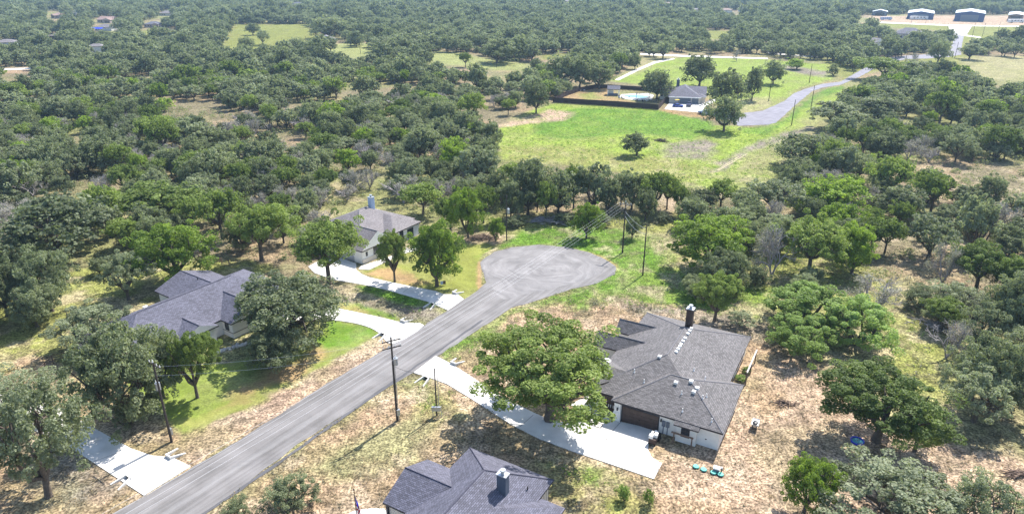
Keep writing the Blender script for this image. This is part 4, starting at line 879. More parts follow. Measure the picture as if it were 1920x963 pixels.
# wheelbarrow on the bare dirt
P = at(1415, 801); r = empty('wheelbarrow', (P[0], P[1], 0), 1.1, 'small white and black wheelbarrow standing alone on the bare dirt right of the white house', 'wheelbarrow')
b = B(); lo = [(-.45, -.3), (.45, -.25), (.45, .25), (-.45, .3)]; up = [(-.75, -.5), (.75, -.45), (.75, .45), (-.75, .5)]
for i in range(4): b.face([(*lo[i], .45), (*lo[(i+1) % 4], .45), (*up[(i+1) % 4], .95), (*up[i], .95)])
b.face([(*p, .45) for p in lo]); b.face([(*p, .86) for p in [(-.68, -.45), (.68, -.42), (.68, .42), (-.68, .45)]]); b.build('tray', M['whitep'], r)
b = B(); b.tube([(-1.3, -.35, .75), (.2, -.2, .4), (.9, 0, .25)], .05, 6); b.tube([(-1.3, .35, .75), (.2, .2, .4), (.9, 0, .25)], .05, 6); b.build('handles', M['dark'], r)
for y in (-.25, .25): b = B(); b.tube([(-.4, y, .45), (-.5, y, 0)], .04, 6); b.build('leg', M['dark'], r)
b = B(); b.sphere((.95, 0, .25), .26, 1, .35, 1, seg=12); b.build('wheel', M['tyre'], r)
b = B(); b.sphere((-.2, 0, .9), .45, 1.2, .8, .4, seg=8); b.build('load', M['dark'], r)
# yard signs / pots at the tree by the turning circle lawn
P = at(831, 535); r = empty('yard_sign', (P[0], P[1], 0), .3, 'small blue and dark sign at the foot of the twin-trunk tree', 'yard sign')
b = B(); b.box(-.5, 0, -.02, .02, .25, .95); b.build('pale_panel', M['silver'], r); b = B(); b.box(.02, .5, -.02, .02, .25, 1.0); b.build('dark_panel', M['brown'], r)
b = B(); b.box(-.48, -.44, -.02, .02, 0, .25); b.box(.44, .48, -.02, .02, 0, .25); b.build('stake', M['dark'], r)
# flag on a pole at the bottom edge
P = at(671, 985); hF = height_at((671, 985), 918); r = empty('flagpole', (P[0], P[1], 0), .3, 'dark flagpole with a hanging red, white and blue striped flag at the bottom edge', 'flagpole')
b = B(); b.tube([(0, 0, 0), (0, 0, hF)], [.06, .04], 8); b.sphere((0, 0, hF+.06), .1, seg=8); b.build('staff', M['dark'], r)
b = B()
for k in range(9):
    x0 = .06+k*.045; x1 = x0+.045; ph = lambda x: .12*math.sin(x*28)
    zt, zb = hF-.9-k*.22, hF-3.1-k*.24
    for j in range(8):
        za = zt+(zb-zt)*j/8; zc = zt+(zb-zt)*(j+1)/8
        b.face([(x0, ph(x0), za), (x1, ph(x1), za-.02), (x1, ph(x1), zc-.02), (x0, ph(x0), zc)], 2 if j < 3 and k < 5 else (k+j) % 2)
b.build('flag', [M['red'], M['whitep'], M['bluep']], r, weld=False)
# culvert ends
GC = 'concrete culvert ends beside the driveways'
def culvert(x, y, ang, lab):
    P = at(x, y); r = empty('culvert_end', (P[0], P[1], 0), ang, lab, 'culvert end', GC); r.scale = (.75, .75, .6)
    b = B()
    for s_ in (-1, 1):
        p = [(0, s_*.5), (0, s_*.75), (2.2, s_*1.25), (2.2, s_*.95)]
        b.face([(p[0][0], p[0][1], .75), (p[1][0], p[1][1], .75), (p[2][0], p[2][1], .12), (p[3][0], p[3][1], .12)])
        for i in range(4):
            q, t_ = p[i], p[(i+1) % 4]; zq = (.75, .75, .12, .12)[i]; zt = (.75, .75, .12, .12)[(i+1) % 4]; b.face([(q[0], q[1], 0), (t_[0], t_[1], 0), (t_[0], t_[1], zt), (q[0], q[1], zq)])
    b.box(-.25, -.003, -.75, .75, 0, .8); b.build('wing_wall', M['whitep'] if 0 else M['concrete'], r)
    b = B(); b.face([(.02, .42*math.cos(a*math.pi/8), .38+.36*math.sin(a*math.pi/8)) for a in range(16)]); b.build('pipe_mouth', M['dark'], r)
culvert(240, 898, RANG+math.pi, 'white culvert end at the lower left driveway'); culvert(318, 858, RANG, 'culvert end on the upper side of the lower left driveway')
culvert(718, 629, RANG+math.pi, 'culvert end behind the transformer pole on the left verge'); culvert(799, 711, RANG+math.pi, 'white culvert end by the mouth of the curving driveway'); culvert(851, 683, RANG, 'culvert end in the weeds on the upper side of the curving driveway')
culvert(811, 572, RANG+math.pi, 'shaded culvert end below the driveway nearest the turning circle'); culvert(853, 551, RANG, 'small culvert end on the lawn side near the turning circle'); culvert(756, 604, RANG, 'culvert end on the dry bed between the two left driveways')
# rock edging along the front beds
b = B(); rg = random.Random(3)
for (a, c, n) in (((395, 663), (478, 640), 70), ((740, 482), (768, 468), 25), ((772, 465), (800, 458), 15)):
    for i in range(n):
        t = rg.random(); P = at(a[0]+(c[0]-a[0])*t+rg.uniform(-2, 2), a[1]+(c[1]-a[1])*t+rg.uniform(-3, 3)); s_ = rg.uniform(.15, .35); b.sphere((P[0], P[1], s_*.4), s_, 1, 1, .7, seg=5)
tag(b.build('rock_edging', M['rock'], weld=False), 'loose pale rocks edging the flower beds of the two left houses', 'rocks', kind='stuff')
# brush piles and logs
def brush_pile(x, y, wd, label, n=120, ang=0, m='deadbark', h=.8):
    P = at(x, y); rg = random.Random(int(x)); a_ = Acc()
    for i in range(n):
        cx, cy = rg.gauss(0, wd*.25), rg.gauss(0, wd*.14); L = rg.uniform(.6, 2.2); an = rg.gauss(0, .6); z = max(.05, h*math.exp(-(cx/wd*2.5)**2)*rg.random())
        dx, dy, dz = L*math.cos(an)/2, L*math.sin(an)/2, rg.uniform(-.3, .3)
        a_.add(*tube([(cx-dx, cy-dy, max(.03, z-dz)), (cx+.1, cy, z+.1), (cx+dx, cy+dy, max(.03, z+dz))], [.06, .08, .03], 4))
    V, Fi = a_.get(); o = link('brush_pile', mesh_np('brush_pile', V, Fi, 4, [M[m]])); o.location = (P[0], P[1], 0); o.rotation_euler = (0, 0, ang); return tag(o, label, 'brush pile')
brush_pile(1749, 612, 6, 'narrow pile of grey logs on the yellow grass at right', 90, -.9)
brush_pile(1040, 415, 9, 'grey heap of cut branches under the tree line above the turning circle', 160, -.1)
brush_pile(905, 447, 6, 'low tan heap of chipped wood left of the far pole by the turning circle', 160, 0, 'wood', .6)
brush_pile(1240, 265, 5, 'small dark log heap in the bright field', 60, -.5, 'bark')
brush_pile(1543, 196, 6, 'brown heap of debris on the right verge of the grey road', 80, 0, 'bark', 1.2)
brush_pile(1663, 104, 14, 'reddish heap of debris by the upper street', 120, 0, 'wood', 1.2)
brush_pile(1470, 757, 2.5, 'small reddish heap on the bare dirt right of the white house', 30, 0, 'wood', .3)
brush_pile(1905, 890, 2.5, 'orange-brown heap of dead grass near the right edge', 50, 0, 'wood', .5)
brush_pile(1012, 414, 5, 'second branch heap left of the bright small tree', 70, .3)

# ------------------------------------------------------------ trees
HT = 8.0   # prototype: 10 m wide, 8 m tall
def proto(kind, seed, n_leaf, size, trunk_k=6, Rr=5.0):
    rg = np.random.default_rng(seed); a_ = Acc()
    if kind == 'oak': fork, n, rx, zc, zr = 1.5, 52, 3.9, 3.7, 3.7; cr = (.75, 1.6); nl = 6
    elif kind == 'tall': fork, n, rx, zc, zr = 2.7, 46, 3.9, 4.9, 2.9; cr = (.8, 1.6); nl = 5
    elif kind == 'umbrella': fork, n, rx, zc, zr = 1.9, 60, 3.9, 4.9, 3.0; cr = (.7, 1.35); nl = 7
    elif kind == 'round': fork, n, rx, zc, zr = 1.2, 50, 3.9, 3.8, 3.6; cr = (.8, 1.5); nl = 6
    elif kind == 'airy': fork, n, rx, zc, zr = 1.6, 40, 4.2, 4.5, 2.9; cr = (.65, 1.3); nl = 6
    elif kind == 'shrub': fork, n, rx, zc, zr = .3, 40, 4.1, 3.2, 3.9; cr = (.8, 1.5); nl = 7
    # lobed dome of clump centres
    an = np.arange(n)*2.39996+rg.uniform(0, 6.28); u = (np.arange(n)+.5)/n; lo_ = -.08 if kind == 'tall' else -.2 if kind == 'umbrella' else -.32; el = np.arcsin(np.clip(lo_+(1-lo_)*u, -1, 1)); el += rg.normal(0, .12, n)
    lob = 1+.16*np.sin(an*2+seed)+.12*np.sin(an*3+seed*2.1)+rg.normal(0, .09, n)
    inner = np.where(rg.random(n) < .22, .6, 1.0)
    cen = np.stack([rx*lob*inner*np.cos(el)*np.cos(an), rx*lob*inner*np.cos(el)*np.sin(an), zc+zr*np.sin(el)*(.86+.14*lob)*inner], 1)
    cen[:, 0] += rg.normal(0, .3, n); rad = rg.uniform(*cr, n)
    mxr = (np.hypot(cen[:, 0], cen[:, 1])+rad*.85).max(); cen[:, :2] *= 5.0/mxr; cen[:, :2] -= cen[:, :2].mean(0)*.5
    cen[:, 2] = np.minimum(cen[:, 2], HT-rad*.85); cen[:, 2] = np.maximum(cen[:, 2], {'shrub': .7, 'tall': 3.0, 'umbrella': 3.1, 'oak': 1.5}.get(kind, 1.6))
    # trunk and limbs
    lean = rg.normal(0, .25, 2); f0 = np.array([lean[0]*.4, lean[1]*.4, fork])
    a_.add(*tube([(0, 0, -.15), (0, 0, .15), f0*.5+[0, 0, .1], f0], [.42, .32, .26, .25] if kind != 'shrub' else [.2, .18, .16, .14], trunk_k))
    order = rg.permutation(n); limb_end = []
    for k in range(nl):
        a0 = 2*math.pi*(k+rg.uniform(-.3, .3))/nl; rl = rx*rg.uniform(.38, .58); e = np.array([rl*math.cos(a0), rl*math.sin(a0), fork+(zc-fork)*rg.uniform(.55, 1.1)])
        mid = f0*.5+e*.5+[0, 0, -.25]+rg.normal(0, .25, 3); a_.add(*tube([f0-[0, 0, .2], mid, e], [.26, .2, .14], 5)); limb_end.append(e)
    limb_end = np.array(limb_end)
    for c in cen:
        j = np.argmin(np.linalg.norm(limb_end-c, axis=1)); s_ = limb_end[j]; mid = (s_+c)/2+rg.normal(0, .3, 3)
        a_.add(*tube([s_, mid, c+[0, 0, -.1]], [.11, .075, .035], 4))
        if trunk_k > 5:
            for q in range(3): a_.add(*tube([c, c+rg.normal(0, .6, 3)], [.03, .012], 3)) if False else None
    TV, TF = a_.get()
    # sub-clumps
    m = 5 if n_leaf > 3000 else 3
    sc = np.repeat(cen, m, 0)+rg.normal(size=(n*m, 3))*np.repeat(rad, m)[:, None]*[.55, .55, .4]; sr = np.repeat(rad, m)*rg.uniform(.35, .65, n*m)
    tone = np.repeat(rg.uniform(0, .45, n), m)+rg.uniform(-.15, .2, n*m)
    if kind in ('airy', 'umbrella', 'shrub', 'oak', 'tall') and n_leaf > 5000: keep = rg.random(n*m) < {'airy': .85, 'umbrella': .68, 'shrub': .8}.get(kind, .85); sc, sr, tone = sc[keep], sr[keep], tone[keep]
    LV, LT = leaves(sc, sr, max(1, int(n_leaf/len(sc))), size, rg, tone=tone, flat_=.8)
    return TV, TF, LV, LT
def bare(seed, n, trunk=4.):
    rg = np.random.default_rng(seed); a_ = Acc()
    def grow(p, d, L, r, dep):
        q = p+d*L; mid = (p+q)/2+rg.normal(0, L*.08, 3); a_.add(*tube([p, mid, q], [r, r*.8, r*.55], 5 if dep < 2 else 3))
        if dep >= 5: return
        for k in range(3 if dep < 4 else 2):
            nd = d+rg.normal(0, .55, 3); nd[2] += .12; nd /= np.linalg.norm(nd); grow(q if k else mid, nd, L*rg.uniform(.62, .8), r*.66, dep+1)
    for k in range(n): 
        d = np.array([math.cos(k*2.1)*.5, math.sin(k*2.1)*.5, 1.]); grow(np.array([0, 0, 0.]), d/np.linalg.norm(d), 2.2, .2, 0)
    V, Fi = a_.get(); V[:, 2] *= HT/max(V[:, 2].max(), .1); V[:, :2] *= 4.6/np.percentile(np.hypot(V[:, 0], V[:, 1]), 98)
    cen = V[rg.integers(len(V)//3, len(V), 150)]; return V, Fi, cen
PROTO = {}   # (kind, tone letter) -> list of (trunk mesh, crown mesh)
def mk(key, kind, tone, seeds, n_leaf, size, k=6, merge=False):
    out = []
    for s_ in seeds:
        if kind == 'bare':
            V, Fi, cen = bare(s_, 3); rg = np.random.default_rng(s_); LV, LT = leaves(cen, np.full(len(cen), .6), 16, .2, rg, tone=rg.uniform(0, .6, len(cen))); bm_ = M['deadbark']
        else: V, Fi, LV, LT = proto(kind, s_, n_leaf, size, k); bm_ = M['bark']
        nL = len(LV)
        if merge:
            VV = np.concatenate([V, LV]); FF = np.concatenate([Fi, np.arange(nL)+len(V)]); mi = np.concatenate([np.zeros(len(Fi)//4), np.ones(nL//4)])
            out.append(mesh_np(key+'_tree', VV, FF, 4, [bm_, LM[tone]], mi, np.concatenate([np.zeros(len(V)), LT])))
        else:
            out.append((mesh_np(key+'_trunk', V, Fi, 4, [bm_]), mesh_np(key+'_crown', LV, np.arange(nL), 4, [LM[tone]], None, LT)))
    PROTO[key] = out
KIND = {'O': ('oak', 'live_oak', 'dark grey-green oak'), 'G': ('tall', 'post_oak', 'green broad-leaved oak'), 'T': ('umbrella', 'post_oak', 'green broad-leaved oak'), 'L': ('round', 'leafy_tree', 'bright yellow-green tree'),
        'Y': ('airy', 'grey_green_tree', 'pale grey-green tree'), 'M': ('shrub', 'mesquite_bush', 'light green feathery mesquite bush'), 'B': ('bare', 'bare_tree', 'leafless grey tree'), 'S': ('shrub', 'dark_shrub', 'dark green shrub')}
LM['S'] = LM['O']
for t_, sd in (('O', (1, 2, 3, 4)), ('G', (11, 12, 13)), ('L', (21, 22, 23)), ('Y', (31, 32, 33)), ('M', (41, 42)), ('S', (51, 52))):
    mk(t_+'0', KIND[t_][0], t_, sd, 27000 if t_ in 'OGLM' else 17000, .20 if t_ != 'Y' else .185)
for t_, sd in (('O', (1, 2, 3, 4, 5)), ('G', (11, 12, 13)), ('L', (21, 22, 23)), ('Y', (31, 32, 33, 34))): mk(t_+'1', KIND[t_][0], t_, sd, 9000, .32)
mk('T0', 'umbrella', 'T', (71, 72, 73), 42000, .155); mk('T1', 'umbrella', 'T', (71, 72, 73), 9000, .32)
mk('B0', 'bare', 'B', (61, 62, 63), 0, 0); PROTO['B1'] = PROTO['B0']; PROTO['M1'] = PROTO['M0']; PROTO['S1'] = PROTO['S0']
n_tree = 0
def tree(X, Y, Wd, Ht, t_, label, group=None, rz=None, var=None, off=(0, 0)):
    global n_tree
    n_tree += 1; lod = '0' if math.hypot(X, Y) < 150 else '1'; L_ = PROTO[t_+lod]; tm, cm = L_[(n_tree if var is None else var) % len(L_)]
    r = bpy.data.objects.new(KIND[t_][1], None); COL.objects.link(r); r.location = (X, Y, 0); r.rotation_euler = (0, 0, random.uniform(0, 6.28) if rz is None else rz)
    r.scale = (Wd/10, Wd/10, Ht/HT); r.empty_display_size = .5
    tag(r, label, 'bush' if t_ in 'MS' else 'tree', group)
    a = bpy.data.objects.new('trunk', tm); COL.objects.link(a); a.parent = r
    c = bpy.data.objects.new('crown', cm); COL.objects.link(c); c.parent = r
    if off != (0, 0):
        a_ = -r.rotation_euler.z; ca_, sa_ = math.cos(a_), math.sin(a_); c.location = ((off[0]*ca_-off[1]*sa_)*10/Wd, (off[0]*sa_+off[1]*ca_)*10/Wd, 0)
    return r
PLACED = []   # (X, Y, radius)
def ptree(bx, by, x0, y0, x1, t_, label, group=None, hmax=1.25, hmin=.5, **k):
    X, Y = at(bx, by); f = Y*CO+H*S
    Wd = (x1-x0)*f/F; Ht = height_at((bx, by), y0+(x1-x0)*(.04+.13*min(1, max(0, (by-300)/450))))
    Ht = min(max(Ht, Wd*hmin), Wd*hmax); xc = px(X, Y, Ht*.6)[0]; dX = ((x0+x1)/2-xc)*(Y*CO+(H-Ht*.6)*S)/F; dX = max(-.2*Wd, min(.2*Wd, dX))
    PLACED.append((X+dX, Y, Wd/2)); return tree(X+dX*.45, Y, Wd*1.1, Ht, t_, label, group, off=(dX*.55, 0), **k)
near = [
 (1037,787,874,588,1172,'T','big spreading oak whose branching shadow falls on the curving white driveway'),
 (1648,826,1530,668,1773,'T','dense round oak with two dark trunks above the blue paddling pool'),
 (1716,845,1670,760,1780,'G','lower green tree joined to the right side of the dense round oak'),
 (1680,985,1545,840,1810,'Y','wide grey-green tree at the bottom edge left of the lower right corner'),
 (1850,1010,1780,880,1930,'Y','grey-green tree in the lower right corner'),
 (1508,958,1470,842,1572,'L','thin leaning sapling with forked trunk at the bottom right'),
 (1835,790,1762,668,1900,'Y','grey-green tree with bare lower limbs near the right edge'),
 (1868,755,1785,608,1925,'O','dark tree touching the right edge above the bare-limbed one'),
 (1895,640,1850,505,1960,'O','dark tree cut by the right edge above the yellow grass'),
 (1500,660,1442,578,1562,'M','front left bush of the light green mesquite clump'),
 (1515,610,1442,516,1600,'M','tallest back bush of the light green mesquite clump'),
 (1604,645,1545,545,1680,'M','right-hand bush of the light green mesquite clump with visible stems'),
 (1645,580,1590,500,1692,'B','sparse thin-leaved tree right of the mesquite clump'),
 (1338,602,1298,505,1398,'T','single-trunk tree behind the chimney of the white house'),
 (1330,505,1256,388,1412,'L','large round tree with yellow-green top right of the bare pole'),
 (1516,515,1463,402,1592,'G','tall green tree between a grey thin tree and a bright one'),
 (1602,512,1556,408,1648,'L','bright green tree right of the tall green tree'),
 (1450,518,1408,412,1492,'B','grey thin tree between two round green trees right of centre'),
 (1098,446,1074,374,1132,'L','small bright green tree just above the turning circle'),
 (1185,447,1170,403,1203,'O','small dark tree right of the crossarm pole'),
 (1199,291,1159,247,1217,'O','lone wind-swept oak in the bright field'),
 (1357,246,1328,178,1396,'O','lower dark oak beside the bend of the grey road'),
 (1366,207,1328,128,1402,'O','taller dark oak beside the driveway of the dark-roofed house'),
 (1235,186,1196,128,1262,'O','dark oak behind the swimming pool'),
 (1313,162,1276,100,1348,'O','big dark oak behind the dark-roofed house'),
 (1410,188,1393,124,1434,'O','slim dark oak between the road bend and the field'),
 (1451,158,1427,112,1475,'O','dark oak on yellow grass left of the bend'),
 (1242,110,1225,75,1266,'Y','grey-green tree by the start of the dirt track'),
 (1165,135,1139,98,1172,'G','tree at the left side of the dirt track'),
 (1193,130,1172,102,1200,'O','dark tree at the right side of the meadow track'),
 (1122,167,1098,116,1153,'O','dark tree inside the back corner of the pool fence'),
 (1085,164,1062,100,1118,'O','grey-green oak outside the pool fence corner'),
 (1006,213,980,150,1030,'O','tree at the left tip of the bright field'),
 (1050,160,1020,98,1100,'O','large round oak of the group left of the pool fence'),
 (548,640,432,490,640,'O','wide blue-green oak between the two left driveways'),
 (500,690,455,600,560,'O','lower shaded oak limb-like tree beside the wide oak'),
 (614,532,545,404,684,'G','broad green oak over the driveway left of the gabled house'),
 (740,528,703,415,770,'T','slim single-trunk tree in front of the gabled house'),
 (819,536,763,404,870,'L','twin-trunk tree on the lawn left of the turning circle'),
 (332,528,238,402,392,'L','rounded green tree behind the long blue-grey roof'),
 (100,478,-5,350,198,'O','huge dark oak at the left edge above the yards'),
 (300,418,222,338,374,'G','round dark-green oak with yellowish top left of centre'),
 (188,408,150,354,238,'L','yellow-green tree between the huge dark oak and the round one'),
 (413,448,370,350,457,'G','green oak right of the round dark-green one'),
 (480,488,440,375,560,'G','green oak cluster above the long blue-grey roof'),
 (95,583,28,455,136,'O','dark oak with visible trunk in the left backyard'),
 (62,612,20,522,108,'O','smaller dark oak with leaning twin trunks in the left backyard'),
 (10,592,-45,470,44,'O','dark oak cut by the left edge in the backyard'),
 (165,655,92,555,245,'Y','pale green oak left of the blue-grey roof'),
 (232,792,128,585,305,'O','tall dark oak hiding the left corner of the blue-grey roofed house'),
 (300,745,250,575,348,'O','grey-green tree in front of the blue-grey roof'),
 (362,745,325,598,418,'T','light green twin-trunk tree on the front lawn'),
 (75,930,-25,690,172,'Y','big grey-green tree over the lower left driveway'),
 (-10,800,-90,680,95,'Y','pale tree cut by the left edge behind the lower left driveway'),
 (240,562,184,462,276,'Y','sparse leaning tree with pale trunk in the left backyard'),
 (187,515,164,480,204,'O','small dark tree in the left backyard'),
 (548,950,490,880,592,'S','dark shrub on dry grass right of the road at the bottom'),
 (440,972,410,925,472,'S','small dark shrub right of the road at the bottom edge'),
 (284,762,262,715,312,'S','dark bush behind the left pole'),
 (240,800,205,730,275,'S','dark bush at the foot of the tall left oak'),
 (882,446,836,344,906,'L','yellow-green tree left of the far-rim pole'),
 (927,452,914,370,947,'L','slim green tree touching the far-rim pole'),
 (848,432,808,368,872,'G','green tree behind the twin-trunk one'),
 (795,402,750,340,830,'G','green tree right behind the taupe roof'),
 (988,402,955,300,1032,'O','dark tall tree in the row above the turning circle, left end'),
 (1045,402,1008,315,1090,'O','dark tree in the row above the turning circle, behind the branch heap'),
 (1115,398,1075,300,1152,'Y','grey-green tree in the row directly behind the small bright tree'),
 (1188,392,1150,315,1215,'O','dark tree in the row behind the crossarm pole'),
 (1228,398,1198,320,1262,'G','green tree in the row right of the crossarm pole'),
 (1274,404,1254,345,1296,'G','slim tree at the right part of the row'),
 (1320,398,1284,350,1348,'O','dark tree at the right end of the row'),
 (905,418,880,345,935,'G','green tree left of the row, behind the chip heap'),
 (958,412,930,330,985,'O','dark tree at the far left of the row above the turning circle'),
 (1022,412,1000,335,1050,'G','green tree squeezed into the row left of the branch heap'),
 (1075,392,1050,310,1105,'G','green tree in the row, upper right of the branch heap'),
 (1140,402,1118,330,1165,'O','dark narrow tree in the row, right behind the small bright tree'),
 (1165,385,1140,320,1190,'Y','pale tree in the row, left behind the crossarm pole'),
 (1210,412,1190,350,1235,'O','dark low tree in the row, right behind the crossarm pole'),
 (1250,392,1228,325,1280,'G','tall green tree in the right half of the row'),
 (1300,408,1275,360,1320,'O','dark low tree near the right end of the row'),
 (1350,392,1325,335,1385,'G','green tree past the right end of the row'),
 (1010,398,985,318,1022,'Y','pale slim tree in the left half of the row'),
 (1395,412,1365,350,1430,'O','dark tree between the row and the bright pair'),
 (870,390,845,330,900,'O','dark tree behind the yellow-green one left of the far-rim pole'),
 (935,385,905,315,960,'O','dark tree behind the left end of the row'),
 (1065,418,1040,395,1085,'S','dark scrub at the branch heap'), (1130,420,1105,398,1150,'S','dark scrub under the row behind the small bright tree'),
 (1240,415,1222,395,1262,'S','dark scrub under the right half of the row'), (965,425,945,402,985,'S','dark scrub under the left end of the row'),
 (1565,404,1512,324,1626,'L','dome-shaped tree with bright lime top, right of centre'),
 (1512,402,1478,350,1576,'L','bright green tree left of the lime-topped one'),
 (1450,400,1400,330,1500,'Y','pale grey-green tree left of the bright pair'),
 (1690,412,1642,344,1742,'O','dark spreading tree right of the lime-topped one'),
 (1752,398,1700,318,1782,'G','green tree in the right woods'),
 (1832,476,1788,360,1872,'Y','grey-green tree with a clear dark trunk at right'),
 (1742,484,1698,395,1802,'Y','olive tree left of the clear dark trunk'),
 (1772,532,1742,440,1802,'B','dead grey tree above the yellow grass at right'),
 (1720,575,1690,525,1760,'S','dark scrub bush left below the dead tree'),
 (1790,580,1745,520,1840,'Y','grey scrub tree right below the dead tree'),
 (1504,312,1448,245,1562,'O','large grey-green oak right of the pale brush strip'),
 (1500,332,1470,292,1532,'O','small dark round tree below the large grey-green oak'),
 (1568,242,1520,188,1616,'Y','grey tree beside the road verge at the right wood edge'),
 (1652,222,1600,178,1690,'O','dark oak with open trunk in the right woods'),
 (1740,208,1712,150,1770,'O','dark single-trunk tree in the small right clearing'),
 (1660,150,1600,125,1690,'G','green oak at the front of the upper right grove'),
 (1708,150,1680,118,1760,'O','round oak of the upper right grove'),
 (1770,155,1745,110,1795,'O','dark oak at the right end of the upper right grove'),
 (1812,170,1780,130,1838,'Y','grey-green oak below the pale upper meadow'),
 (1758,118,1740,75,1785,'O','dark oak left of the wide pale street stub'),
 (1813,112,1800,80,1850,'Y','pale oak right of the wide street stub'),
 (1713,118,1708,98,1724,'B','tiny dead tree beside the upper street'),
 (1620,105,1605,75,1635,'O','dark oak left of the white gabled garage'),
 (1725,92,1695,55,1752,'O','oak group in front of the slate-blue roof'),
 (1668,98,1648,65,1680,'O','dark oak directly below the white gabled garage'),
 (1563,142,1550,118,1576,'S','dark cone-shaped cedar at the end of the yellow meadow'),
 (1496,130,1472,108,1512,'L','low bright round tree in the brushy hollow'),
 (1380,115,1375,92,1390,'B','tiny bare tree by the upper path'),
 (462,97,445,68,478,'O','round oak at the left end of the bright meadow'),
 (553,99,532,70,574,'O','round dark oak at the lower edge of the bright meadow'),
 (492,84,480,55,506,'Y','slim pale oak inside the bright meadow'),
 (473,66,460,42,488,'O','small oak at the upper left of the bright meadow'),
 (622,97,598,67,634,'O','oak in front of the white and blue shed'),
 (668,88,652,55,682,'O','dark oak right of the white and blue shed'),
 (610,72,582,28,660,'O','huge dark oak clump above the white and blue shed'),
 (874,126,858,98,886,'G','lone small tree in the tan meadow'),
 (925,118,900,68,980,'O','big dark oak at the right end of the tan meadow'),
 (775,100,750,70,795,'Y','grey oak left in the tan meadow'),
 (730,98,692,66,745,'Y','wide grey oak in the tan meadow'),
 (905,95,880,62,920,'O','dark oak above the right end of the tan meadow'),
 (1395,610,1360,585,1420,'Y','low grey bush right of the tree behind the chimney'),
 (1385,712,1378,702,1400,'M','bright plant beside the covered porch of the white house'),
 (1398,700,1390,684,1408,'M','small yellow-green plant at the right wall of the white house'),
 (1171,938,1158,905,1182,'M','spindly sapling on dry ground left of its twin below the white house'),
 (1218,945,1206,912,1228,'M','spindly sapling on dry ground right of its twin below the white house'),
]
for e in near:
    bx, by, x0, y0, x1, t_, lab = e
    ptree(bx, by, x0, y0, x1, t_, lab, hmax=3. if t_ in 'BM' else (2.0 if bx in (1357,1366) else 1.45), hmin=.45)
# clearings where no unlisted tree stands (photo outlines laid on the ground)
CLEAR = [W(p) for p in ([(-40,1300),(-40,590),(20,580),(40,500),(200,480),(330,478),(450,470),(560,505),(650,500),(625,430),(640,390),(700,366),(790,390),(840,440),(900,456),(960,440),(1000,408),(1060,405),(1230,408),(1270,440),(1240,480),(1290,520),(1300,560),(1420,570),(1440,670),(1640,670),(1690,560),(1730,600),(1760,650),(1765,760),(1840,810),(2100,880),(2100,1300)],
  [(1620,560),(1640,500),(1700,470),(1720,520),(1740,600),(1690,640),(1640,600)],
  [(925,250),(975,205),(1040,190),(1240,206),(1340,235),(1440,240),(1530,185),(1560,165),(1590,168),(1530,235),(1460,290),(1450,345),(1400,368),(1330,358),(1260,345),(1200,318),(1100,302),(1000,300),(930,285)],
  [(1150,152),(1190,124),(1240,104),(1300,100),(1440,106),(1560,118),(1600,135),(1640,116),(1740,98),(1778,96),(1783,64),(1700,60),(1620,48),(1600,38),(1622,28),(2050,27),(2050,62),(1850,70),(1812,84),(1812,104),(1920,110),(2050,108),(2050,128),(1870,152),(1800,128),(1730,112),(1660,124),(1600,150),(1575,166),(1440,240),(1330,220),(1036,195),(1085,160)],
  [(415,92),(430,60),(445,46),(575,46),(592,62),(604,78),(560,88),(520,94),(470,97)], [(600,84),(680,88),(720,98),(700,108),(630,104)], [(800,100),(850,98),(1005,122),(1000,133),(880,128),(800,110)],
  [(262,56),(332,56),(335,69),(262,67)], [(1195,98),(1440,108),(1440,112),(1195,104)], [(1322,57),(1375,57),(1370,71),(1325,77)], [(80,28),(90,36),(125,36),(120,42),(85,42)], [(170,40),(225,40),(225,50),(170,50)],[(168,54),(225,54),(225,64),(168,64)],[(270,46),(308,46),(308,58),(270,58)],
  [(0,76),(45,76),(45,92),(0,92)], [(84,72),(118,72),(120,82),(84,82)], [(1008,102),(1078,99),(1075,111),(1012,113)], [(596,76),(640,76),(640,88),(596,88)],[(1345,20),(1390,20),(1390,30),(1345,30)], [(0,127),(62,125),(62,137),(0,139)])]
for x_, y_, w_, u_ in ((102,34,30,14),(142,33,22,10),(199,43,38,10),(193,58,38,14),(287,52,32,14),(311,30,28,8),(101,74,27,9),(12,88,36,9),(180,101,30,6),(613,82,34,14),(557,15,20,7),(1253,14,18,9),(1363,25,20,9),(1395,22,14,9),(1062,10,16,5),(1305,24,14,5),(1703,73,52,25),(1648,88,24,12)):
    CLEAR.append(W([(x_-w_/2-2, y_-u_), (x_+w_/2+2, y_-u_), (x_+w_/2+3, y_+3), (x_-w_/2-3, y_+3)]))
OPEN = [W(p) for p in ([(330,150),(420,165),(380,210),(300,200)],)]
def ok(x, y):
    m = np.ones(len(x), bool)
    for P in CLEAR: m &= ~inpoly(x, y, P)
    return m
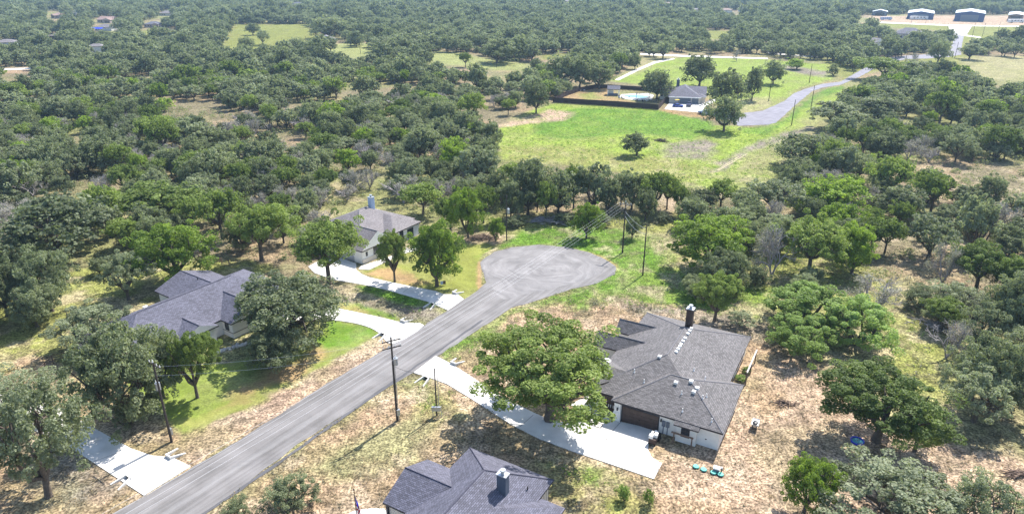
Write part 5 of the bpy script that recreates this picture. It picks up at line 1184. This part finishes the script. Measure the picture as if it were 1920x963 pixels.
# jittered grid of woodland trees, spacing grows with distance
def cand(y0, y1, sp, seed):
    rg = np.random.default_rng(seed); nx = int(2*(.98*y1+60)/sp); ny = int((y1-y0)/sp)
    gx, gy = np.meshgrid((np.arange(nx)-nx/2)*sp, y0+np.arange(ny)*sp); x = gx.ravel()+rg.uniform(-.45, .45, gx.size)*sp; y = gy.ravel()+rg.uniform(-.45, .45, gx.size)*sp
    k = (np.abs(x) < .84*y+40) & (y < 1900); x, y = x[k], y[k]; k = ok(x, y)
    if True:   # nothing tall in front of the visible meadows and roofs
        for hh in ((2.2, 4.4, 6.6, 8.2) if y1 < 450 else (3., 6.)): k &= ok(x*H/(H-hh), y*H/(H-hh))
    dens = fbm(x/38, y/38, 91)+.35*(fbm(x/12, y/12, 95)-.5); k &= dens > (.42 if y1 < 250 else (.40 if y1 < 500 else .3))
    x, y = x[k], y[k]; W_ = sp*rg.uniform(.75, 1.3, len(x))*(1+.55*rg.random(len(x))**3)*1.12; return x, y, W_, rg.random(len(x)), rg.random(len(x))
parts = [cand(55, 210, 6.3, 1), cand(210, 420, 6.5, 2), cand(420, 800, 7.6, 3), cand(800, 1900, 10., 4)]
X, Y, Wt, r1, r2 = [np.concatenate(c) for c in zip(*parts)]
pl = np.array(PLACED); keep = np.ones(len(X), bool)
for (a, b_, rr) in PLACED: keep &= np.hypot(X-a, Y-b_) > (rr*.75+Wt*.28)
# keep the houses beside the woods clear
X, Y, Wt, r1, r2 = X[keep], Y[keep], Wt[keep], r1[keep], r2[keep]
near_sort = np.argsort(Y+.25*np.abs(X)); patch = fbm(X/30, Y/30, 41)
def kind_of(i):
    p, q, r = patch[i], r1[i], Y[i]
    if q < (.24 if abs(px(X[i], Y[i])[0]-250) < 330 and r < 260 else .19) and r < 420: return 'B'
    if q < .40: return 'Y'
    if q < (.62 if p > .48 else .46) and r < 380: return 'L' if q < .46 else 'G'
    if q < .72 and p > .48 and r < 380: return 'G'
    if p < .42 and q > .8: return 'Y'
    return 'O'
def area(x, y):
    if x < 640: s_ = 'in the left woods'
    elif x < 960: s_ = 'in the middle woods'
    elif x < 1450: s_ = 'around the bright field'
    else: s_ = 'in the right woods'
    if y > 420: t = 'level with the houses'
    elif y > 330: t = 'just beyond the houses'
    elif y > 260: t = 'halfway to the far meadows'
    elif y > 190: t = 'well beyond the houses'
    else: t = 'close to the far meadows'
    return s_+', '+t
cnt = 0; rest = []; perk = {}
for i in near_sort:
    t_ = kind_of(i); u = px(X[i], Y[i]); vis = -60 < u[0] < 1980 and u[1] < 1010
    if not vis and u[1] > 300 and not (-250 < u[0] < 2170): continue
    h = Wt[i]*(.6+.4*r2[i])
    if t_ == 'B': h = min(h, 7)
    c_ = perk.get(t_, 0)
    if vis and cnt < 660 and c_ < 290:
        cnt += 1; perk[t_] = c_+1; size = 'wide' if Wt[i] > 10.3 else ('middling' if Wt[i] > 8.3 else 'small')
        hh = 'low' if r2[i] < .4 else 'tall'
        lab = '%s %s %s %s' % (size, hh, KIND[t_][2], area(*u)); tree(X[i], Y[i], Wt[i], h, t_, lab, 'woodland: '+lab)
    else: rest.append((X[i], Y[i], Wt[i], h, {'O': 0, 'S': 0, 'G': 1, 'L': 2, 'Y': 3, 'B': 3, 'M': 2}[t_], r2[i]))
print('individual woodland trees', cnt, perk, 'placed', len(near), 'rest', len(rest))
# the far woodland: one object, points instanced with whole-tree meshes
for t_, sd in (('O', (1, 2, 3, 4)), ('G', (11, 12)), ('L', (21,)), ('Y', (31, 32))): mk('F'+t_, KIND[t_][0], t_, sd, 2600, .6, 4, merge=True)
protos = [bpy.data.objects.new('far_tree_source', m_) for m_ in PROTO['FO']+PROTO['FG']+PROTO['FL']+PROTO['FY']]
rest = np.array(rest); n = len(rest)
me = bpy.data.meshes.new('far_woodland'); me.vertices.add(n); me.vertices.foreach_set('co', np.stack([rest[:, 0], rest[:, 1], np.zeros(n)], 1).astype(np.float32).ravel())
kk = rest[:, 4].astype(int); idx = np.array([0, 4, 6, 7])[kk]+(rest[:, 5]*997 % np.array([4, 2, 1, 2])[kk]).astype(int)
for nm, ty, arr in (('tsc', 'FLOAT_VECTOR', np.stack([rest[:, 2]/10, rest[:, 2]/10, rest[:, 3]/HT], 1)), ('trot', 'FLOAT_VECTOR', np.stack([np.zeros(n), np.zeros(n), rest[:, 5]*40], 1)), ('tid', 'INT', idx)):
    a = me.attributes.new(nm, ty, 'POINT'); a.data.foreach_set('vector' if ty != 'INT' else 'value', arr.astype(np.float32 if ty != 'INT' else np.int32).ravel())
fw = tag(link('far_woodland', me), 'the mass of oak woodland stretching away behind the nearer trees', 'woodland', kind='stuff')
ng = bpy.data.node_groups.new('woodland', 'GeometryNodeTree'); ng.interface.new_socket('Geometry', in_out='INPUT', socket_type='NodeSocketGeometry'); ng.interface.new_socket('Geometry', in_out='OUTPUT', socket_type='NodeSocketGeometry')
gi, go = ng.nodes.new('NodeGroupInput'), ng.nodes.new('NodeGroupOutput'); ip = ng.nodes.new('GeometryNodeInstanceOnPoints'); jn = ng.nodes.new('GeometryNodeGeometryToInstance')
ip.inputs['Pick Instance'].default_value = True
for o in protos[::-1]:
    oi = ng.nodes.new('GeometryNodeObjectInfo'); oi.inputs['Object'].default_value = o; oi.inputs['As Instance'].default_value = True; ng.links.new(oi.outputs['Geometry'], jn.inputs[0]) if False else None
    o['_n'] = 1
    PN = ng.nodes.new('GeometryNodeJoinGeometry') if o is protos[-1] else PN
    ng.links.new(oi.outputs['Geometry'], PN.inputs[0])
ng.links.new(PN.outputs[0], ip.inputs['Instance']); ng.links.new(gi.outputs[0], ip.inputs['Points'])
for nm, ty, sk in (('tsc', 'FLOAT_VECTOR', 'Scale'), ('trot', 'FLOAT_VECTOR', 'Rotation'), ('tid', 'INT', 'Instance Index')):
    na = ng.nodes.new('GeometryNodeInputNamedAttribute'); na.data_type = ty; na.inputs['Name'].default_value = nm; ng.links.new(na.outputs['Attribute'], ip.inputs[sk])
ng.links.new(ip.outputs[0], go.inputs[0]); fw.modifiers.new('woodland', 'NODES').node_group = ng

# ------------------------------------------------------------ grass, weeds, scrub
def tufts(name, P_list, n, rad, hgt, size, m, label, seed, per=7, dens_f=None):
    rg = np.random.default_rng(seed); Pw = [W(p) for p in P_list]; X_, Y_ = [], []
    for P in Pw:
        xs = [p[0] for p in P]; ys = [p[1] for p in P]; A = abs(sum(P[i][0]*P[(i+1) % len(P)][1]-P[(i+1) % len(P)][0]*P[i][1] for i in range(len(P))))/2
        k = int(n*A/((max(xs)-min(xs))*(max(ys)-min(ys)))*0+n*A); x = rg.uniform(min(xs), max(xs), k*3); y = rg.uniform(min(ys), max(ys), k*3); s_ = inpoly(x, y, P)
        x, y = x[s_][:k], y[s_][:k]; X_.append(x); Y_.append(y)
    x = np.concatenate(X_); y = np.concatenate(Y_); d = fbm(x/2.5, y/2.5, seed); s_ = d > .5-.1*rg.random(len(x))
    # never on roads, drives or under the houses
    for P in HARD: s_ &= ~inpoly(x, y, P)
    x, y = x[s_], y[s_]; rr = rad*rg.uniform(.5, 1.5, len(x)); cen = np.stack([x, y, rr*hgt*.4], 1)
    LV, LT = leaves(cen, rr, per, size, rg, up=.6, flat_=hgt, tone=rg.uniform(0, .9, len(x)), elong=.45); LV[:, 2] = np.maximum(LV[:, 2], .01)
    print(name, len(x)); return tag(link(name, mesh_np(name, LV, np.arange(len(LV)), 4, [m], None, LT)), label, 'ground cover', kind='stuff')
def box_w(O, ang, u0, u1, v0, v1):
    c, s_ = math.cos(R(ang)), math.sin(R(ang)); return [(O[0]+u*c-v*s_, O[1]+u*s_+v*c) for u, v in ((u0, v0), (u1, v0), (u1, v1), (u0, v1))]
HARD = [W(ROAD), W(ROAD2), box_w(D, -29, -4, 14.4, .5, 26), box_w(O2, 56, -12.6, 18, -15, 1), box_w(O3, 57, 5, 28, 5, 23.5), box_w(O4, -30, 0, 13.8, -26, -.3), box_w(O4, -30, -3, 1, -12.5, -4)]
for o in [o for o in bpy.data.objects if o.name.startswith(('driveway', 'path'))]:
    if 'joint' in o.name: continue
    big = max(o.data.polygons, key=lambda p: p.area); HARD.append([tuple(o.data.vertices[i].co[:2]) for i in big.vertices])
gdry = leafmat('dry_grass_blades', (.20, .15, .085), (.37, .285, .165), .2); ggrn = leafmat('green_weeds', (.07, .15, .02), (.2, .33, .05), .35); gbr = leafmat('grey_scrub', (.10, .09, .06), (.26, .25, .17), .2)
DRY = [[(300,1010),(480,890),(640,780),(735,725),(790,702),(840,722),(906,764),(1073,848),(1226,900),(1245,870),(1222,845),(1340,860),(1420,700),(1500,670),(1640,680),(1760,760),(1900,870),(2000,1010)],
       [(-60,1000),(-60,860),(30,790),(108,826),(270,932),(210,966),(120,1010)], [(960,580),(1060,545),(1200,570),(1200,590),(1130,620),(1150,670),(1130,690),(900,690),(850,680)]]
tufts('dry_grass', DRY, 2.2, .22, .8, .16, gdry, 'dry straw-coloured grass tufts over the bare lots', 5, 7)
tufts('dry_weeds', DRY, .8, .26, .9, .18, gbr, 'brown-grey dead weeds dotted over the bare lots', 8, 9)
LUSH = [[(820,672),(850,640),(905,615),(960,580),(1072,544),(1155,514),(1165,500),(1240,500),(1440,545),(1470,600),(1380,590),(1180,575),(1060,590),(900,660),(860,680)],
        [(905,478),(950,455),(990,428),(1060,418),(1260,450),(1270,505),(1160,500),(1100,468),(1010,456),(925,466)], [(690,540),(820,572),(790,590),(690,560)], [(1040,868),(1100,868),(1180,900),(1160,925),(1080,905)], [(790,700),(840,720),(880,750),(860,800),(770,770)]]
tufts('roadside_weeds', LUSH, 1.3, .4, .8, .2, ggrn, 'bright green weeds along the road edge and the turning circle', 6, 10)
tufts('meadow_weeds', [[(1260,500),(1420,450),(1640,520),(1690,560),(1760,650),(1700,700),(1640,620),(1440,600),(1300,560)], [(1130,560),(1300,570),(1430,600),(1300,600)]], .7, .35, .8, .2, ggrn, 'yellow-green weeds between the scattered trees right of the turning circle', 16, 9)
SCR = [[(1060,560),(1180,560),(1320,590),(1440,600),(1430,650),(1300,610),(1190,590),(1080,600)], [(1160,425),(1240,405),(1290,430),(1265,460),(1250,520),(1300,560),(1440,560),(1440,660),(1480,670),(1640,680),(1650,560),(1700,540),(1900,760),(1900,860),(1760,780),(1640,700),(1400,560)],
       [(960,420),(1060,400),(1260,400),(1260,420),(1060,430)], [(640,548),(790,572),(790,606),(750,600),(640,562)], [(-60,700),(30,690),(120,720),(230,740),(230,800),(110,815),(-60,760)], [(1690,520),(1850,540),(1850,640),(1740,600)]]
tufts('scrub', SCR, .35, .75, .75, .3, gbr, 'grey-brown low scrub at the woodland edge', 7, 26)
FLD = [[(960,300),(930,255),(985,215),(1040,195),(1240,208),(1340,236),(1440,242),(1500,235),(1440,340),(1390,360),(1260,340),(1200,318),(1100,305)]]
tufts('field_grass', FLD, .25, .5, .6, .35, ggrn, 'tall yellow-green grass clumps in the far field', 9, 8)
UND = [[(-100,560),(-100,300),(300,200),(900,240),(960,300),(1400,370),(1480,290),(2000,240),(2000,760),(1850,700),(1700,520),(1480,620),(1280,520),(1260,400),(960,420),(880,440),(700,370),(620,400),(560,490),(200,480),(40,490)]]
tufts('undergrowth', UND, .08, 1.3, .75, .4, leafmat('undergrowth_leaves', (.11, .13, .055), (.28, .31, .15), .3), 'low undergrowth scattered between the woodland trees', 10, 60)

# ------------------------------------------------------------ haze
b = B(); b.box(-4300, 4300, -320, 3050, -1, 60)
hz = b.build('haze', []) ; hm = bpy.data.materials.new('haze'); hm.use_nodes = True; nt = hm.node_tree; nt.nodes.clear()
pv = nt.nodes.new('ShaderNodeVolumePrincipled'); mo = nt.nodes.new('ShaderNodeOutputMaterial'); nt.links.new(pv.outputs[0], mo.inputs['Volume'])
pv.inputs['Color'].default_value = (.5, .74, 1, 1); pv.inputs['Density'].default_value = .00013; pv.inputs['Anisotropy'].default_value = .2
hz.data.materials.append(hm); tag(hz, kind='stuff', label='thin blue air haze over the distance', cat='haze')
SC.cycles.volume_bounces = 0
